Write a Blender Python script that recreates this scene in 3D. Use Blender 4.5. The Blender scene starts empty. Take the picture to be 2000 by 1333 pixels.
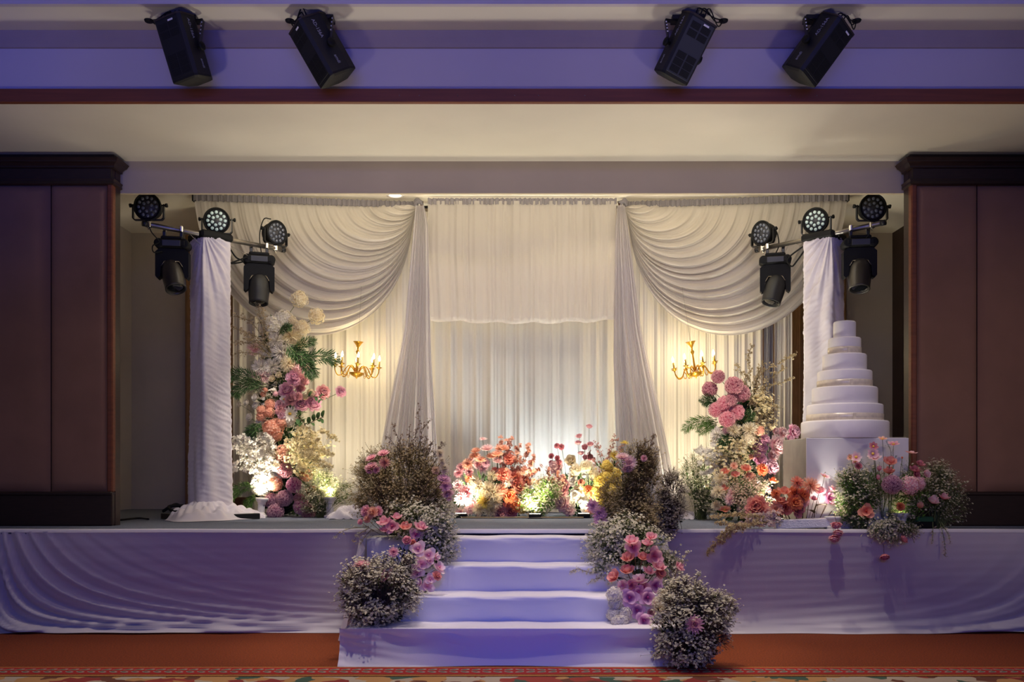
import bpy, math, random
import numpy as np
from mathutils import Vector, Matrix, Quaternion, Euler
from mathutils import noise as mnoise

random.seed(7)
rng = np.random.default_rng(11)
SC = bpy.context.scene
COL = SC.collection
PI = math.pi
R = math.radians

# ------------------------------------------------------------------ camera, world, lights, exposure
CAM_H = 1.30          # eye height of the photographer
FPX = 1800.0          # focal length in pixels of the 2000 px wide frame
cam_d = bpy.data.cameras.new('camera')
cam = bpy.data.objects.new('camera', cam_d)
COL.objects.link(cam)
cam.location = (0, 0, CAM_H)
cam.rotation_euler = (PI / 2, 0, 0)
cam_d.sensor_width = 36
cam_d.lens = 36 * FPX / 2000
cam_d.shift_y = 258.5 / 2000
cam_d.clip_end = 100
SC.camera = cam
SC.view_settings.view_transform = 'Standard'
SC.view_settings.look = 'None'
SC.view_settings.gamma = 1
SC.view_settings.use_curve_mapping = False
SC.view_settings.exposure = 0.0

world = bpy.data.worlds.new('world')
SC.world = world
world.use_nodes = True
world.node_tree.nodes['Background'].inputs[0].default_value = (0.22, 0.23, 0.29, 1)
world.node_tree.nodes['Background'].inputs[1].default_value = 0.125


def W(px, py, Y):
    """a point of the photograph (2000 px frame) at distance Y"""
    return Vector(((px - 1000) * Y / FPX, Y, CAM_H - (py - 925) * Y / FPX))


def lamp(name, kind, loc, target, power, color, size=0.3, size_y=None, spot=60, blend=0.6, spread=180):
    d = bpy.data.lights.new(name, kind)
    d.energy = power
    d.color = color
    if kind == 'AREA':
        d.size = size
        if size_y:
            d.shape = 'RECTANGLE'
            d.size_y = size_y
        d.spread = R(spread)
    else:
        d.shadow_soft_size = size
    if kind == 'SPOT':
        d.spot_size = R(spot)
        d.spot_blend = blend
    o = bpy.data.objects.new(name, d)
    COL.objects.link(o)
    o.location = loc
    if target is not None:
        o.rotation_euler = (Vector(target) - Vector(loc)).to_track_quat('-Z', 'Y').to_euler()
    return o


VIOLET = (0.085, 0.14, 1.0)
BLUE = (0.03, 0.09, 1.0)
WARM = (1.0, 0.92, 0.79)
AMBER = (1.0, 0.87, 0.60)
COOL = (0.80, 0.92, 1.0)
# hall: violet wash from behind the photographer, blue spots, downlights over the steps, added fills
lamp('hall_violet_wash', 'AREA', (0, -2.0, 3.2), (0, 7.5, 1.9), 125, VIOLET, 5.0, 1.2)
lamp('hall_cove_violet', 'AREA', (0, 3.2, 4.3), (0, 6.9, 4.62), 9, (0.10, 0.12, 1.0), 8.0, 0.15, spread=55)
lamp('hall_blue_spot', 'SPOT', (0.1, -1.0, 2.6), (0.05, 6.9, 0.40), 560, BLUE, 0.25, spot=15, blend=0.9)
lamp('hall_blue_corner', 'SPOT', (-3.0, 1.0, 2.4), (-4.9, 7.0, 4.35), 260, BLUE, 0.2, spot=36, blend=0.9)
lamp('hall_downlight', 'AREA', (0, 6.28, 5.25), (0, 6.34, 0), 9, (1.0, 0.74, 0.82), 8.0, 0.1, spread=44)
lamp('hall_panel_fill_left', 'SPOT', (-3.4, 1.0, 3.0), (-3.7, 8.1, 2.0), 120, (1.0, 0.88, 0.70), 0.3, spot=30, blend=1.0)  # added fill without a known fixture, warms the padded wall panels
lamp('hall_panel_fill_right', 'SPOT', (3.7, 1.0, 3.0), (4.1, 8.1, 2.0), 300, (1.0, 0.82, 0.66), 0.3, spot=32, blend=1.0)  # added fill, same purpose for the panels beyond the cake
for sx in (-3.2, 0.0, 3.2):
    lamp('hall_bounce_fill', 'SPOT', (sx, 2.4, 0.3), (sx * 0.8, 6.75, 4.6), 185, (1.0, 0.86, 0.80), 0.3, spot=46, blend=1.0)  # added fill in place of floor bounce, lifts the upper soffit
lamp('hall_cake_fill', 'SPOT', (1.2, 0.5, 4.4), (2.95, 8.0, 1.75), 130, (0.60, 0.52, 1.0), 0.15, spot=13, blend=0.8)  # added fill to brighten the cake, no such spotlight known
for px in (140, 487, 827, 1165, 1495, 1835):
    lamp('soffit_downlight', 'SPOT', (W(px, 0, 7.1).x, 7.1, 4.09), (W(px, 0, 7.1).x * 0.97, 7.25, 0.9), 92 if 400 < px < 1700 else 25, (1.0, 0.87, 0.78), 0.05, spot=82, blend=0.9)
lamp('ceiling_fill', 'AREA', (0, 8.42, 4.0), (0, 10.25, 4.43), 18, AMBER, 6.0, 0.06, spread=70)  # added unseen fill that lifts the ceiling above the drapes
for nm, loc, tgt, pw, an in (('left', (-1.7, 8.42, 3.92), (-2.35, 9.75, 1.30), 330, 44), ('centre', (0.1, 8.42, 3.92), (0.3, 9.75, 1.1), 330, 52), ('right', (1.5, 7.3, 4.0), (2.2, 8.75, 1.4), 250, 40)):
    lamp('flower_fill_' + nm, 'SPOT', loc, tgt, pw, (1.0, 0.90, 0.80), 0.08, spot=an, blend=1.0)  # added fills, hidden overhead, brighten the flower columns and the low bed
lamp('hall_step_fill_left', 'SPOT', (-0.7, 5.6, 5.0), (-1.12, 6.75, 0.6), 300, (1.0, 0.90, 0.82), 0.06, spot=24, blend=0.8)  # added fill for the magnolias beside the steps
lamp('hall_step_fill_right', 'SPOT', (0.8, 5.6, 5.0), (1.22, 6.6, 0.5), 300, (1.0, 0.90, 0.82), 0.06, spot=24, blend=0.8)  # added fill for the magnolias on the other flank
lamp('hall_coral_fill', 'SPOT', (2.0, 5.9, 5.0), (2.35, 7.7, 0.95), 150, (1.0, 0.90, 0.82), 0.06, spot=26, blend=0.9)  # added fill to lift the coral flowers below the cake
# stage: lamps behind the beam, floor uplights among the flowers, added soffit fills
lamp('stage_front_warm', 'AREA', (0, 8.7, 4.0), (0, 10.5, 3.0), 26, WARM, 5.5, 0.25)
lamp('stage_rear_up_left', 'SPOT', (-1.75, 10.0, 0.90), (-1.7, 10.75, 4.4), 100, AMBER, 0.12, spot=140, blend=1.0)
lamp('stage_rear_up_right', 'SPOT', (2.0, 10.0, 0.90), (2.0, 10.75, 4.4), 150, AMBER, 0.12, spot=140, blend=1.0)
lamp('stage_rear_up_centre', 'SPOT', (0.63, 10.0, 0.90), (0.45, 10.8, 2.4), 250, COOL, 0.08, spot=100, blend=1.0)
for sx in (-0.45, 0.75):
    lamp('stage_rear_up_middle', 'SPOT', (sx, 9.8, 0.95), (sx * 0.8, 10.35, 3.4), 180, WARM, 0.10, spot=84, blend=1.0)
lamp('soffit_fill_left', 'SPOT', (-1.25, 7.85, 0.95), (-1.0, 7.9, 4.1), 130, WARM, 0.15, spot=150, blend=1.0)  # added fill hidden behind the bush, brightens the soffit
lamp('soffit_fill_right', 'SPOT', (1.4, 7.95, 0.95), (1.1, 8.0, 4.1), 112, WARM, 0.15, spot=150, blend=1.0)  # added soffit fill on the cake side, equally hidden


# ------------------------------------------------------------------ helpers
def srgb(h):
    v = [((h >> s) & 255) / 255 for s in (16, 8, 0)]
    return tuple(c / 12.92 if c <= 0.04045 else ((c + 0.055) / 1.055) ** 2.4 for c in v)


MATS = {}


def nodes_of(name):
    m = bpy.data.materials.new(name)
    m.use_nodes = True
    nt = m.node_tree
    return m, nt, nt.nodes['Principled BSDF'], nt.nodes['Material Output']


def mat(name, col, rough=0.6, metal=0.0, var=0.0, scale=6.0, bump=0.0, bscale=60.0, spec=0.4, emit=None, estr=0.0, stretch=None):
    if name in MATS:
        return MATS[name]
    m, nt, b, out = nodes_of(name)
    if isinstance(col, int):
        col = srgb(col)
    b.inputs['Base Color'].default_value = (*col, 1)
    b.inputs['Roughness'].default_value = rough
    b.inputs['Metallic'].default_value = metal
    b.inputs['Specular IOR Level'].default_value = spec
    if emit:
        b.inputs['Emission Color'].default_value = (*emit, 1)
        b.inputs['Emission Strength'].default_value = estr
    tc = nt.nodes.new('ShaderNodeTexCoord')
    vec = tc.outputs['Object']
    if stretch:
        mp = nt.nodes.new('ShaderNodeMapping')
        mp.inputs['Scale'].default_value = stretch
        nt.links.new(vec, mp.inputs['Vector'])
        vec = mp.outputs['Vector']
    if var:
        n = nt.nodes.new('ShaderNodeTexNoise')
        n.inputs['Scale'].default_value = scale
        n.inputs['Detail'].default_value = 5
        nt.links.new(vec, n.inputs['Vector'])
        r = nt.nodes.new('ShaderNodeValToRGB')
        r.color_ramp.elements[0].position = 0.3
        r.color_ramp.elements[1].position = 0.7
        r.color_ramp.elements[0].color = (*[c * (1 - var) for c in col], 1)
        r.color_ramp.elements[1].color = (*[min(1, c * (1 + var)) for c in col], 1)
        nt.links.new(n.outputs['Fac'], r.inputs['Fac'])
        nt.links.new(r.outputs['Color'], b.inputs['Base Color'])
    if bump:
        n2 = nt.nodes.new('ShaderNodeTexNoise')
        n2.inputs['Scale'].default_value = bscale
        n2.inputs['Detail'].default_value = 4
        nt.links.new(vec, n2.inputs['Vector'])
        bp = nt.nodes.new('ShaderNodeBump')
        bp.inputs['Strength'].default_value = bump
        bp.inputs['Distance'].default_value = 0.01
        nt.links.new(n2.outputs['Fac'], bp.inputs['Height'])
        nt.links.new(bp.outputs['Normal'], b.inputs['Normal'])
    MATS[name] = m
    return m


def cloth(name, col, trans=0.35, sheer=0.0, weave=0.15):
    """woven cloth: diffuse + translucent, and a little see-through when sheer"""
    if name in MATS:
        return MATS[name]
    m, nt, b, out = nodes_of(name)
    if isinstance(col, int):
        col = srgb(col)
    b.inputs['Base Color'].default_value = (*col, 1)
    b.inputs['Roughness'].default_value = 0.75
    b.inputs['Specular IOR Level'].default_value = 0.2
    b.inputs['Sheen Weight'].default_value = 0.15
    tc = nt.nodes.new('ShaderNodeTexCoord')
    n = nt.nodes.new('ShaderNodeTexNoise')
    n.inputs['Scale'].default_value = 220
    nt.links.new(tc.outputs['Object'], n.inputs['Vector'])
    bp = nt.nodes.new('ShaderNodeBump')
    bp.inputs['Strength'].default_value = weave
    bp.inputs['Distance'].default_value = 0.004
    nt.links.new(n.outputs['Fac'], bp.inputs['Height'])
    nt.links.new(bp.outputs['Normal'], b.inputs['Normal'])
    t = nt.nodes.new('ShaderNodeBsdfTranslucent')
    t.inputs['Color'].default_value = (*col, 1)
    mx = nt.nodes.new('ShaderNodeMixShader')
    mx.inputs[0].default_value = trans
    nt.links.new(b.outputs[0], mx.inputs[1])
    nt.links.new(t.outputs[0], mx.inputs[2])
    last = mx
    if sheer:
        tr = nt.nodes.new('ShaderNodeBsdfTransparent')
        m2 = nt.nodes.new('ShaderNodeMixShader')
        m2.inputs[0].default_value = sheer
        nt.links.new(mx.outputs[0], m2.inputs[1])
        nt.links.new(tr.outputs[0], m2.inputs[2])
        last = m2
    nt.links.new(last.outputs[0], out.inputs['Surface'])
    MATS[name] = m
    return m


def petal(name, root, tip, mid=0.45, trans=0.4):
    """petal material: colour runs from the petal's root to its tip (mesh attribute 't')"""
    if name in MATS:
        return MATS[name]
    m, nt, b, out = nodes_of(name)
    root = srgb(root) if isinstance(root, int) else root
    tip = srgb(tip) if isinstance(tip, int) else tip
    at = nt.nodes.new('ShaderNodeAttribute')
    at.attribute_name = 't'
    rp = nt.nodes.new('ShaderNodeValToRGB')
    e = rp.color_ramp.elements
    e[0].position = 0.05
    e[0].color = (*root, 1)
    e[1].position = min(0.98, mid + 0.35)
    e[1].color = (*tip, 1)
    nt.links.new(at.outputs['Fac'], rp.inputs['Fac'])
    nt.links.new(rp.outputs[0], b.inputs['Base Color'])
    b.inputs['Roughness'].default_value = 0.65
    b.inputs['Specular IOR Level'].default_value = 0.25
    t = nt.nodes.new('ShaderNodeBsdfTranslucent')
    nt.links.new(rp.outputs[0], t.inputs['Color'])
    mx = nt.nodes.new('ShaderNodeMixShader')
    mx.inputs[0].default_value = trans
    nt.links.new(b.outputs[0], mx.inputs[1])
    nt.links.new(t.outputs[0], mx.inputs[2])
    nt.links.new(mx.outputs[0], out.inputs['Surface'])
    MATS[name] = m
    return m


class MB:
    """collects shapes, then links them as ONE mesh object"""

    def __init__(s):
        s.v, s.f, s.sm, s.t, s.mi = [], [], [], [], []

    def add(s, V, F, smooth=True, t=None, M=None, mi=0):
        o = len(s.v)
        if M is not None:
            V = [M @ Vector(p) for p in V]
        s.v += [tuple(p) for p in V]
        s.f += [tuple(i + o for i in f) for f in F]
        s.sm += [smooth] * len(F)
        s.mi += [mi] * len(F)
        s.t += list(t) if t is not None else [0.5] * len(V)
        return s

    def box(s, lo, hi, b=0.0, M=None, mi=0):
        x0, y0, z0 = lo
        x1, y1, z1 = hi
        if b <= 0:
            V = [(x0, y0, z0), (x1, y0, z0), (x1, y1, z0), (x0, y1, z0), (x0, y0, z1), (x1, y0, z1), (x1, y1, z1), (x0, y1, z1)]
            F = [(0, 3, 2, 1), (4, 5, 6, 7), (0, 1, 5, 4), (1, 2, 6, 5), (2, 3, 7, 6), (3, 0, 4, 7)]
            return s.add(V, F, False, M=M, mi=mi)
        # chamfered box: 24 vertices, flat
        V, idx = [], {}
        for i, x in enumerate((x0, x1)):
            for j, y in enumerate((y0, y1)):
                for k, z in enumerate((z0, z1)):
                    sx, sy, sz = (1 - 2 * i) * b, (1 - 2 * j) * b, (1 - 2 * k) * b
                    idx[i, j, k, 0] = len(V); V.append((x, y + sy, z + sz))
                    idx[i, j, k, 1] = len(V); V.append((x + sx, y, z + sz))
                    idx[i, j, k, 2] = len(V); V.append((x + sx, y + sy, z))
        g = lambda i, j, k, a: idx[i, j, k, a]
        F = []
        for i in (0, 1):
            F.append((g(i, 0, 0, 0), g(i, 0, 1, 0), g(i, 1, 1, 0), g(i, 1, 0, 0)))
            F.append((g(0, i, 0, 1), g(1, i, 0, 1), g(1, i, 1, 1), g(0, i, 1, 1)))
            F.append((g(0, 0, i, 2), g(0, 1, i, 2), g(1, 1, i, 2), g(1, 0, i, 2)))
            for j in (0, 1):
                F.append((g(i, j, 0, 0), g(i, j, 1, 0), g(i, j, 1, 1), g(i, j, 0, 1)))
                F.append((g(i, 0, j, 0), g(i, 1, j, 0), g(i, 1, j, 2), g(i, 0, j, 2)))
                F.append((g(0, i, j, 1), g(1, i, j, 1), g(1, i, j, 2), g(0, i, j, 2)))
                for k in (0, 1):
                    F.append((g(i, j, k, 0), g(i, j, k, 1), g(i, j, k, 2)))
        return s.add(V, F, False, M=M, mi=mi)

    def grid(s, fn, nu, nv, smooth=True, t=None, close_u=False, mi=0):
        """fn(u, v) -> point for u, v in 0..1"""
        V, T = [], []
        for j in range(nv + 1):
            for i in range(nu + (0 if close_u else 1)):
                V.append(fn(i / nu, j / nv))
                T.append(t(i / nu, j / nv) if t else 0.5)
        w = nu if close_u else nu + 1
        F = []
        for j in range(nv):
            for i in range(nu):
                a, b = j * w + i, j * w + (i + 1) % w
                F.append((a, b, b + w, a + w))
        return s.add(V, F, smooth, T, mi=mi)

    def tube(s, pts, r, n=8, cap=True, mi=0):
        pts = [Vector(p) for p in pts]
        rs = r if isinstance(r, (list, tuple)) else [r] * len(pts)
        V, F = [], []
        ref = None
        for i, p in enumerate(pts):
            d = (pts[min(i + 1, len(pts) - 1)] - pts[max(i - 1, 0)])
            if d.length < 1e-9:
                d = Vector((0, 0, 1))
            d.normalize()
            if ref is None:
                ref = d.orthogonal().normalized()
            ref = (ref - d * ref.dot(d))
            ref = ref.normalized() if ref.length > 1e-6 else d.orthogonal().normalized()
            q = d.cross(ref)
            for k in range(n):
                a = 2 * PI * k / n
                V.append(p + (ref * math.cos(a) + q * math.sin(a)) * rs[i])
        for i in range(len(pts) - 1):
            for k in range(n):
                a, b = i * n + k, i * n + (k + 1) % n
                F.append((a, b, b + n, a + n))
        if cap:
            F.append(tuple(range(n - 1, -1, -1)))
            F.append(tuple((len(pts) - 1) * n + k for k in range(n)))
        return s.add(V, F, True, mi=mi)

    def lathe(s, prof, n=24, M=None, cap=True, smooth=True, mi=0):
        """prof: (radius, z) from bottom to top about Z"""
        V, F = [], []
        for (r, z) in prof:
            for k in range(n):
                a = 2 * PI * k / n
                V.append((r * math.cos(a), r * math.sin(a), z))
        for i in range(len(prof) - 1):
            for k in range(n):
                a, b = i * n + k, i * n + (k + 1) % n
                F.append((a, b, b + n, a + n))
        if cap:
            F.append(tuple(range(n - 1, -1, -1)))
            F.append(tuple((len(prof) - 1) * n + k for k in range(n)))
        return s.add(V, F, smooth, M=M, mi=mi)

    def prism(s, poly, z0, z1, M=None, mi=0):
        n = len(poly)
        V = [(x, y, z0) for x, y in poly] + [(x, y, z1) for x, y in poly]
        F = [(i, (i + 1) % n, n + (i + 1) % n, n + i) for i in range(n)]
        F += [tuple(range(n - 1, -1, -1)), tuple(range(n, 2 * n))]
        return s.add(V, F, False, M=M, mi=mi)

    def mesh(s, name, *mats):
        me = bpy.data.meshes.new(name)
        me.from_pydata(s.v, [], s.f)
        me.polygons.foreach_set('use_smooth', s.sm)
        if len(mats) > 1:
            me.polygons.foreach_set('material_index', s.mi)
        if any(x != 0.5 for x in s.t):
            a = me.attributes.new('t', 'FLOAT', 'POINT')
            a.data.foreach_set('value', np.array(s.t, dtype=np.float32))
        for m in mats:
            me.materials.append(m)
        me.update()
        return me

    def build(s, name, m, parent=None):
        return link(name, s.mesh(name, *(m if isinstance(m, (list, tuple)) else [m])), parent)


def link(name, data, parent=None):
    o = bpy.data.objects.new(name, data)
    COL.objects.link(o)
    if parent is not None:
        o.parent = parent
    return o


def thing(name, label, cat, loc=(0, 0, 0), rot=None, group=None):
    o = bpy.data.objects.new(name, None)
    o.empty_display_size = 0.05
    COL.objects.link(o)
    o.location = loc
    if rot is not None:
        if isinstance(rot, Quaternion):
            o.rotation_mode = 'QUATERNION'
            o.rotation_quaternion = rot
        else:
            o.rotation_euler = rot
    o['label'] = label
    o['category'] = cat
    if group:
        o['group'] = group
    return o


def tag(o, label, cat, group=None):
    o['label'] = label
    o['category'] = cat
    if group:
        o['group'] = group
    return o


def struct(o):
    o['kind'] = 'structure'
    return o


def stuff(o):
    o['kind'] = 'stuff'
    return o


def fast_mesh(name, V, F, m, t=None, smooth=True):
    """V n x 3, F m x k (all faces of k corners) as numpy arrays"""
    me = bpy.data.meshes.new(name)
    V = np.ascontiguousarray(V, dtype=np.float32)
    F = np.ascontiguousarray(F, dtype=np.int32)
    k = F.shape[1]
    me.vertices.add(len(V))
    me.vertices.foreach_set('co', V.ravel())
    me.loops.add(F.size)
    me.loops.foreach_set('vertex_index', F.ravel())
    me.polygons.add(len(F))
    me.polygons.foreach_set('loop_start', np.arange(0, F.size, k, dtype=np.int32))
    me.polygons.foreach_set('use_smooth', np.full(len(F), smooth))
    if t is not None:
        a = me.attributes.new('t', 'FLOAT', 'POINT')
        a.data.foreach_set('value', np.ascontiguousarray(t, dtype=np.float32))
    me.materials.append(m)
    me.update(calc_edges=True)
    me.validate()
    return me


def scatter(tv, tf, pos, nrm, scale, spin=True):
    """copies of a small template (its +Z along nrm) at pos; returns V, F, index of template vertex"""
    n = len(pos)
    nrm = nrm / (np.linalg.norm(nrm, axis=1, keepdims=True) + 1e-9)
    a = np.where(np.abs(nrm[:, 2:3]) < 0.9, np.array([[0, 0, 1.0]]), np.array([[1.0, 0, 0]]))
    e1 = np.cross(a, nrm)
    e1 /= np.linalg.norm(e1, axis=1, keepdims=True)
    e2 = np.cross(nrm, e1)
    if spin:
        th = rng.uniform(0, 2 * PI, (n, 1))
        e1, e2 = e1 * np.cos(th) + e2 * np.sin(th), e2 * np.cos(th) - e1 * np.sin(th)
    s = np.broadcast_to(np.asarray(scale, float), (n,))[:, None, None]
    P = (tv[None, :, 0:1] * e1[:, None] + tv[None, :, 1:2] * e2[:, None] + tv[None, :, 2:3] * nrm[:, None]) * s + pos[:, None]
    F = (tf[None] + (np.arange(n) * len(tv))[:, None, None]).reshape(-1, tf.shape[1])
    return P.reshape(-1, 3), F


def catmull(pts, n=8):
    pts = [Vector(p) for p in pts]
    if len(pts) < 3:
        return [pts[0].lerp(pts[-1], i / n) for i in range(n + 1)]
    P = [pts[0] * 2 - pts[1]] + pts + [pts[-1] * 2 - pts[-2]]
    out = []
    for i in range(1, len(P) - 2):
        for k in range(n):
            t = k / n
            a, b, c, d = P[i - 1], P[i], P[i + 1], P[i + 2]
            out.append(0.5 * ((2 * b) + (c - a) * t + (2 * a - 5 * b + 4 * c - d) * t * t + (3 * b - a - 3 * c + d) * t ** 3))
    out.append(pts[-1])
    return out


def lerp(a, b, t):
    return a + (b - a) * t


def sstep(a, b, x):
    t = min(1, max(0, (x - a) / (b - a)))
    return t * t * (3 - 2 * t)


# ------------------------------------------------------------------ materials
M_PLASTER = mat('plaster_cream', 0xcdc6b6, 0.55, var=0.03, scale=2.0)
M_PLASTER_GREY = mat('plaster_grey', 0x8f867e, 0.7, var=0.04, scale=2.0)
M_BEAM = mat('beam_paint', 0xb4a68c, 0.6, var=0.04, scale=2.0)
M_VIOLETWALL = mat('bulkhead_paint', 0xb4aab2, 0.55, var=0.03, scale=1.5)
M_DARKWOOD = mat('dark_wood', 0x2a1a16, 0.42, var=0.25, scale=9, stretch=(1, 1, 8))
M_REDWOOD = mat('red_brown_wood', 0x6e3a24, 0.5, var=0.2, scale=5, stretch=(0.4, 4, 8))
M_BROWNWOOD = mat('mid_brown_wood', 0x96704c, 0.5, var=0.25, scale=7, stretch=(6, 6, 0.7))
M_PANEL = mat('brown_padded_fabric', 0x84604c, 0.8, var=0.08, scale=3, bump=0.15, bscale=300)
M_STAGE = mat('grey_blue_carpet', 0x666c7c, 0.95, var=0.35, scale=160, bump=0.5, bscale=400)
M_CARPET = mat('rust_carpet', 0x7c3604, 0.95, var=0.45, scale=90, bump=0.6, bscale=350)
M_BLACK = mat('black_plastic', 0x0e0e0f, 0.65, spec=0.2, bump=0.05, bscale=200)
M_BLACKM = mat('black_metal', 0x1d1d20, 0.35, metal=0.3)
M_STEEL = mat('steel_tube', 0x8d8780, 0.35, metal=0.9, var=0.15, scale=12)
M_CHROME = mat('chrome_clamp', 0xc8c4be, 0.22, metal=1.0)
M_GOLD = mat('gold_metal', 0xbd8c2c, 0.32, metal=0.75, var=0.1, scale=20)
M_SKIRT = cloth('white_skirt_cloth', 0xe2dcd8, 0.12)
M_STEP = cloth('white_step_cloth', 0xe6e2e2, 0.08)
M_COLCLOTH = cloth('white_column_cloth', 0xe0d8dc, 0.2)
M_SHEER = cloth('sheer_curtain', 0xebe4d8, 0.42)
M_SWAG = cloth('swag_cloth', 0xcbc4be, 0.42, 0.05)
M_TIED = cloth('tied_sheer_cloth', 0xd2ccd0, 0.42, 0.14)
M_VALANCE = cloth('valance_sheer', 0xdcd4cc, 0.42, 0.42)
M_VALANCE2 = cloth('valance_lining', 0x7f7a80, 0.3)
M_WHITEP = mat('white_painted_plaster', 0xd9d4d0, 0.5, var=0.05, scale=14)
M_CAKE = mat('white_icing', 0xe9e3e0, 0.5, var=0.02, scale=20)
M_RIBBON = mat('champagne_ribbon', 0xddd0ba, 0.3, metal=0.1, var=0.1, scale=30)
M_STAND = mat('white_laminate', 0xd6d2cf, 0.35, var=0.05, scale=3)
M_STAND2 = mat('grey_board', 0xa59d90, 0.7, var=0.1, scale=8)
M_STYRO = mat('white_foam', 0xe4e1e2, 0.85, bump=0.7, bscale=90)
# ------------------------------------------------------------------ the room
SY = 7.5        # stage front
SZ = 0.835      # stage height
XW = 6.6        # half width that is built

b = MB()
b.box((-XW, -4, -0.05), (XW, 12.2, 0))
floor = struct(b.build('floor', M_CARPET))

# woven border of the carpet: red band between ochre lines with leaf pairs, flat print raised by the pile
M_CRED = mat('carpet_red', 0x9c2218, 0.95, var=0.3, scale=150)
M_COCH = mat('carpet_ochre', 0xa06a2c, 0.95, var=0.3, scale=150)
M_CGRN = mat('carpet_green', 0x47684a, 0.95, var=0.2, scale=150)
M_CGRY = mat('carpet_grey', 0xa39c8c, 0.95, var=0.2, scale=150)
M_CBRN = mat('carpet_brown', 0x5e3418, 0.95, var=0.3, scale=150)
yA, yB = 6.165, 5.885          # y=1305 .. 1323 px


def strip(y0, y1, z):
    return (-XW, y0, 0), (XW, y1, z)


b = MB()
b.box(*strip(yB, yA, 0.004))
border = struct(b.build('trim_1', M_COCH))
b = MB()
b.box(*strip(yB + 0.045, yA - 0.035, 0.006))
b.build('red_band', M_CRED, border)
leafs, leafs2 = MB(), MB()
x = -XW
ym = (yA + yB) / 2 + 0.005
while x < XW:
    sg = -1 if x > 0 else 1
    for up in (1, -1):
        cx, cy = x, ym + up * 0.034
        pts, pts2 = [], []
        for k in range(12):
            a = 2 * PI * k / 12
            ex, ey = 0.033 * math.cos(a), 0.017 * math.sin(a) * (1 + 0.3 * math.cos(a))
            th = up * 0.45 * sg
            pts.append((cx + ex * math.cos(th) - ey * math.sin(th), cy + ex * math.sin(th) + ey * math.cos(th), 0.0075))
            ex, ey = ex * 0.62 - 0.004 * sg, ey * 0.55
            pts2.append((cx + ex * math.cos(th) - ey * math.sin(th), cy + ex * math.sin(th) + ey * math.cos(th), 0.0085))
        leafs.add(pts, [tuple(range(12))], False)
        leafs2.add(pts2, [tuple(range(12))], False)
    x += 0.0715
stuff(leafs.build('leaf_print', M_CGRY, border))
stuff(leafs2.build('leaf_heart_print', M_CGRN, border))

# flowered carpet field nearer than the border
m, nt, bs, out = nodes_of('carpet_field')
tc = nt.nodes.new('ShaderNodeTexCoord')
vo = nt.nodes.new('ShaderNodeTexVoronoi')
vo.inputs['Scale'].default_value = 9
nz = nt.nodes.new('ShaderNodeTexNoise')
nz.inputs['Scale'].default_value = 6
nt.links.new(tc.outputs['Object'], nz.inputs['Vector'])
mv = nt.nodes.new('ShaderNodeMixRGB')
mv.inputs[0].default_value = 0.25
nt.links.new(tc.outputs['Object'], mv.inputs[1])
nt.links.new(nz.outputs['Color'], mv.inputs[2])
nt.links.new(mv.outputs[0], vo.inputs['Vector'])
rp = nt.nodes.new('ShaderNodeValToRGB')
rp.color_ramp.interpolation = 'CONSTANT'
cr = rp.color_ramp
for i, (p, c) in enumerate(((0, 0x9a3a26), (0.22, 0xb98b50), (0.42, 0x6a3a20), (0.55, 0xb4a58a), (0.7, 0x3f5a44), (0.82, 0x8e2f24))):
    e = cr.elements[i] if i < 2 else cr.elements.new(p)
    e.position = p
    e.color = (*srgb(c), 1)
nt.links.new(vo.outputs['Color'], rp.inputs[0])
nt.links.new(rp.outputs[0], bs.inputs['Base Color'])
bs.inputs['Roughness'].default_value = 0.95
b = MB()
b.box((-XW, -4, 0), (XW, yB - 0.02, 0.004))
struct(b.build('floor_1', m))

# stage platform
stage = struct(MB().box((-XW, SY + 0.10, 0.0), (XW, 12.0, SZ - 0.03)).build('floor_2', M_DARKWOOD))
MB().box((-XW, SY - 0.004, SZ - 0.03), (XW, 12.0, SZ)).build('carpet_top', M_STAGE, stage)

# stage back wall, side walls, inner ceiling
CZ = 4.43
struct(MB().box((-XW, 12.0, SZ), (XW, 12.15, CZ + 0.3)).build('wall_back', mat('back_wall_paint', 0xbab0a8, 0.7, var=0.05, scale=2)))
xi = 743 * 12 / FPX
struct(MB().box((-xi - 0.15, 8.30, SZ), (-xi, 12.0, CZ)).build('wall_left_2', mat('back_wall_paint', 0xbab0a8)))
struct(MB().box((xi, 8.30, SZ), (xi + 0.15, 12.0, CZ)).build('wall_right_2', mat('dark_panelling', 0x33241f, 0.6, var=0.1)))
struct(MB().box((-XW, 8.6, CZ), (XW, 12.15, CZ + 0.1)).build('ceiling', mat('ceiling_white', 0xf0e8d8, 0.6, var=0.02, scale=2)))

# beam between the pillars and the soffit in front of it
ZS = 4.108
struct(MB().box((-XW, 8.29, 3.82), (XW, 8.33, 4.75)).build('trim_4', M_BEAM))
struct(MB().box((-XW, 6.99, ZS), (XW, 8.29, ZS + 0.06)).build('ceiling_1', M_PLASTER))
# bulkhead: dark red board, violet-lit face, small cove, shallow soffit, upper face
b = MB().box((-XW, 6.955, ZS - 0.004), (XW, 7.0, ZS + 0.098), 0.004)
tr = struct(b.build('trim_2', M_REDWOOD))
for sx in (-0.85, -0.7, -0.41, 0.02, 0.2, 0.55, 2.1, 2.3):
    MB().lathe([(0.004, 0), (0.003, 0.003)], 8, Matrix.Translation((sx, 6.955, ZS + 0.045)) @ Matrix.Rotation(PI / 2, 4, 'X')).build('screw', M_STEEL, tr)
struct(MB().box((-XW, 7.0, ZS + 0.06), (XW, 7.12, 4.60)).build('wall_front', M_VIOLETWALL))
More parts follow.
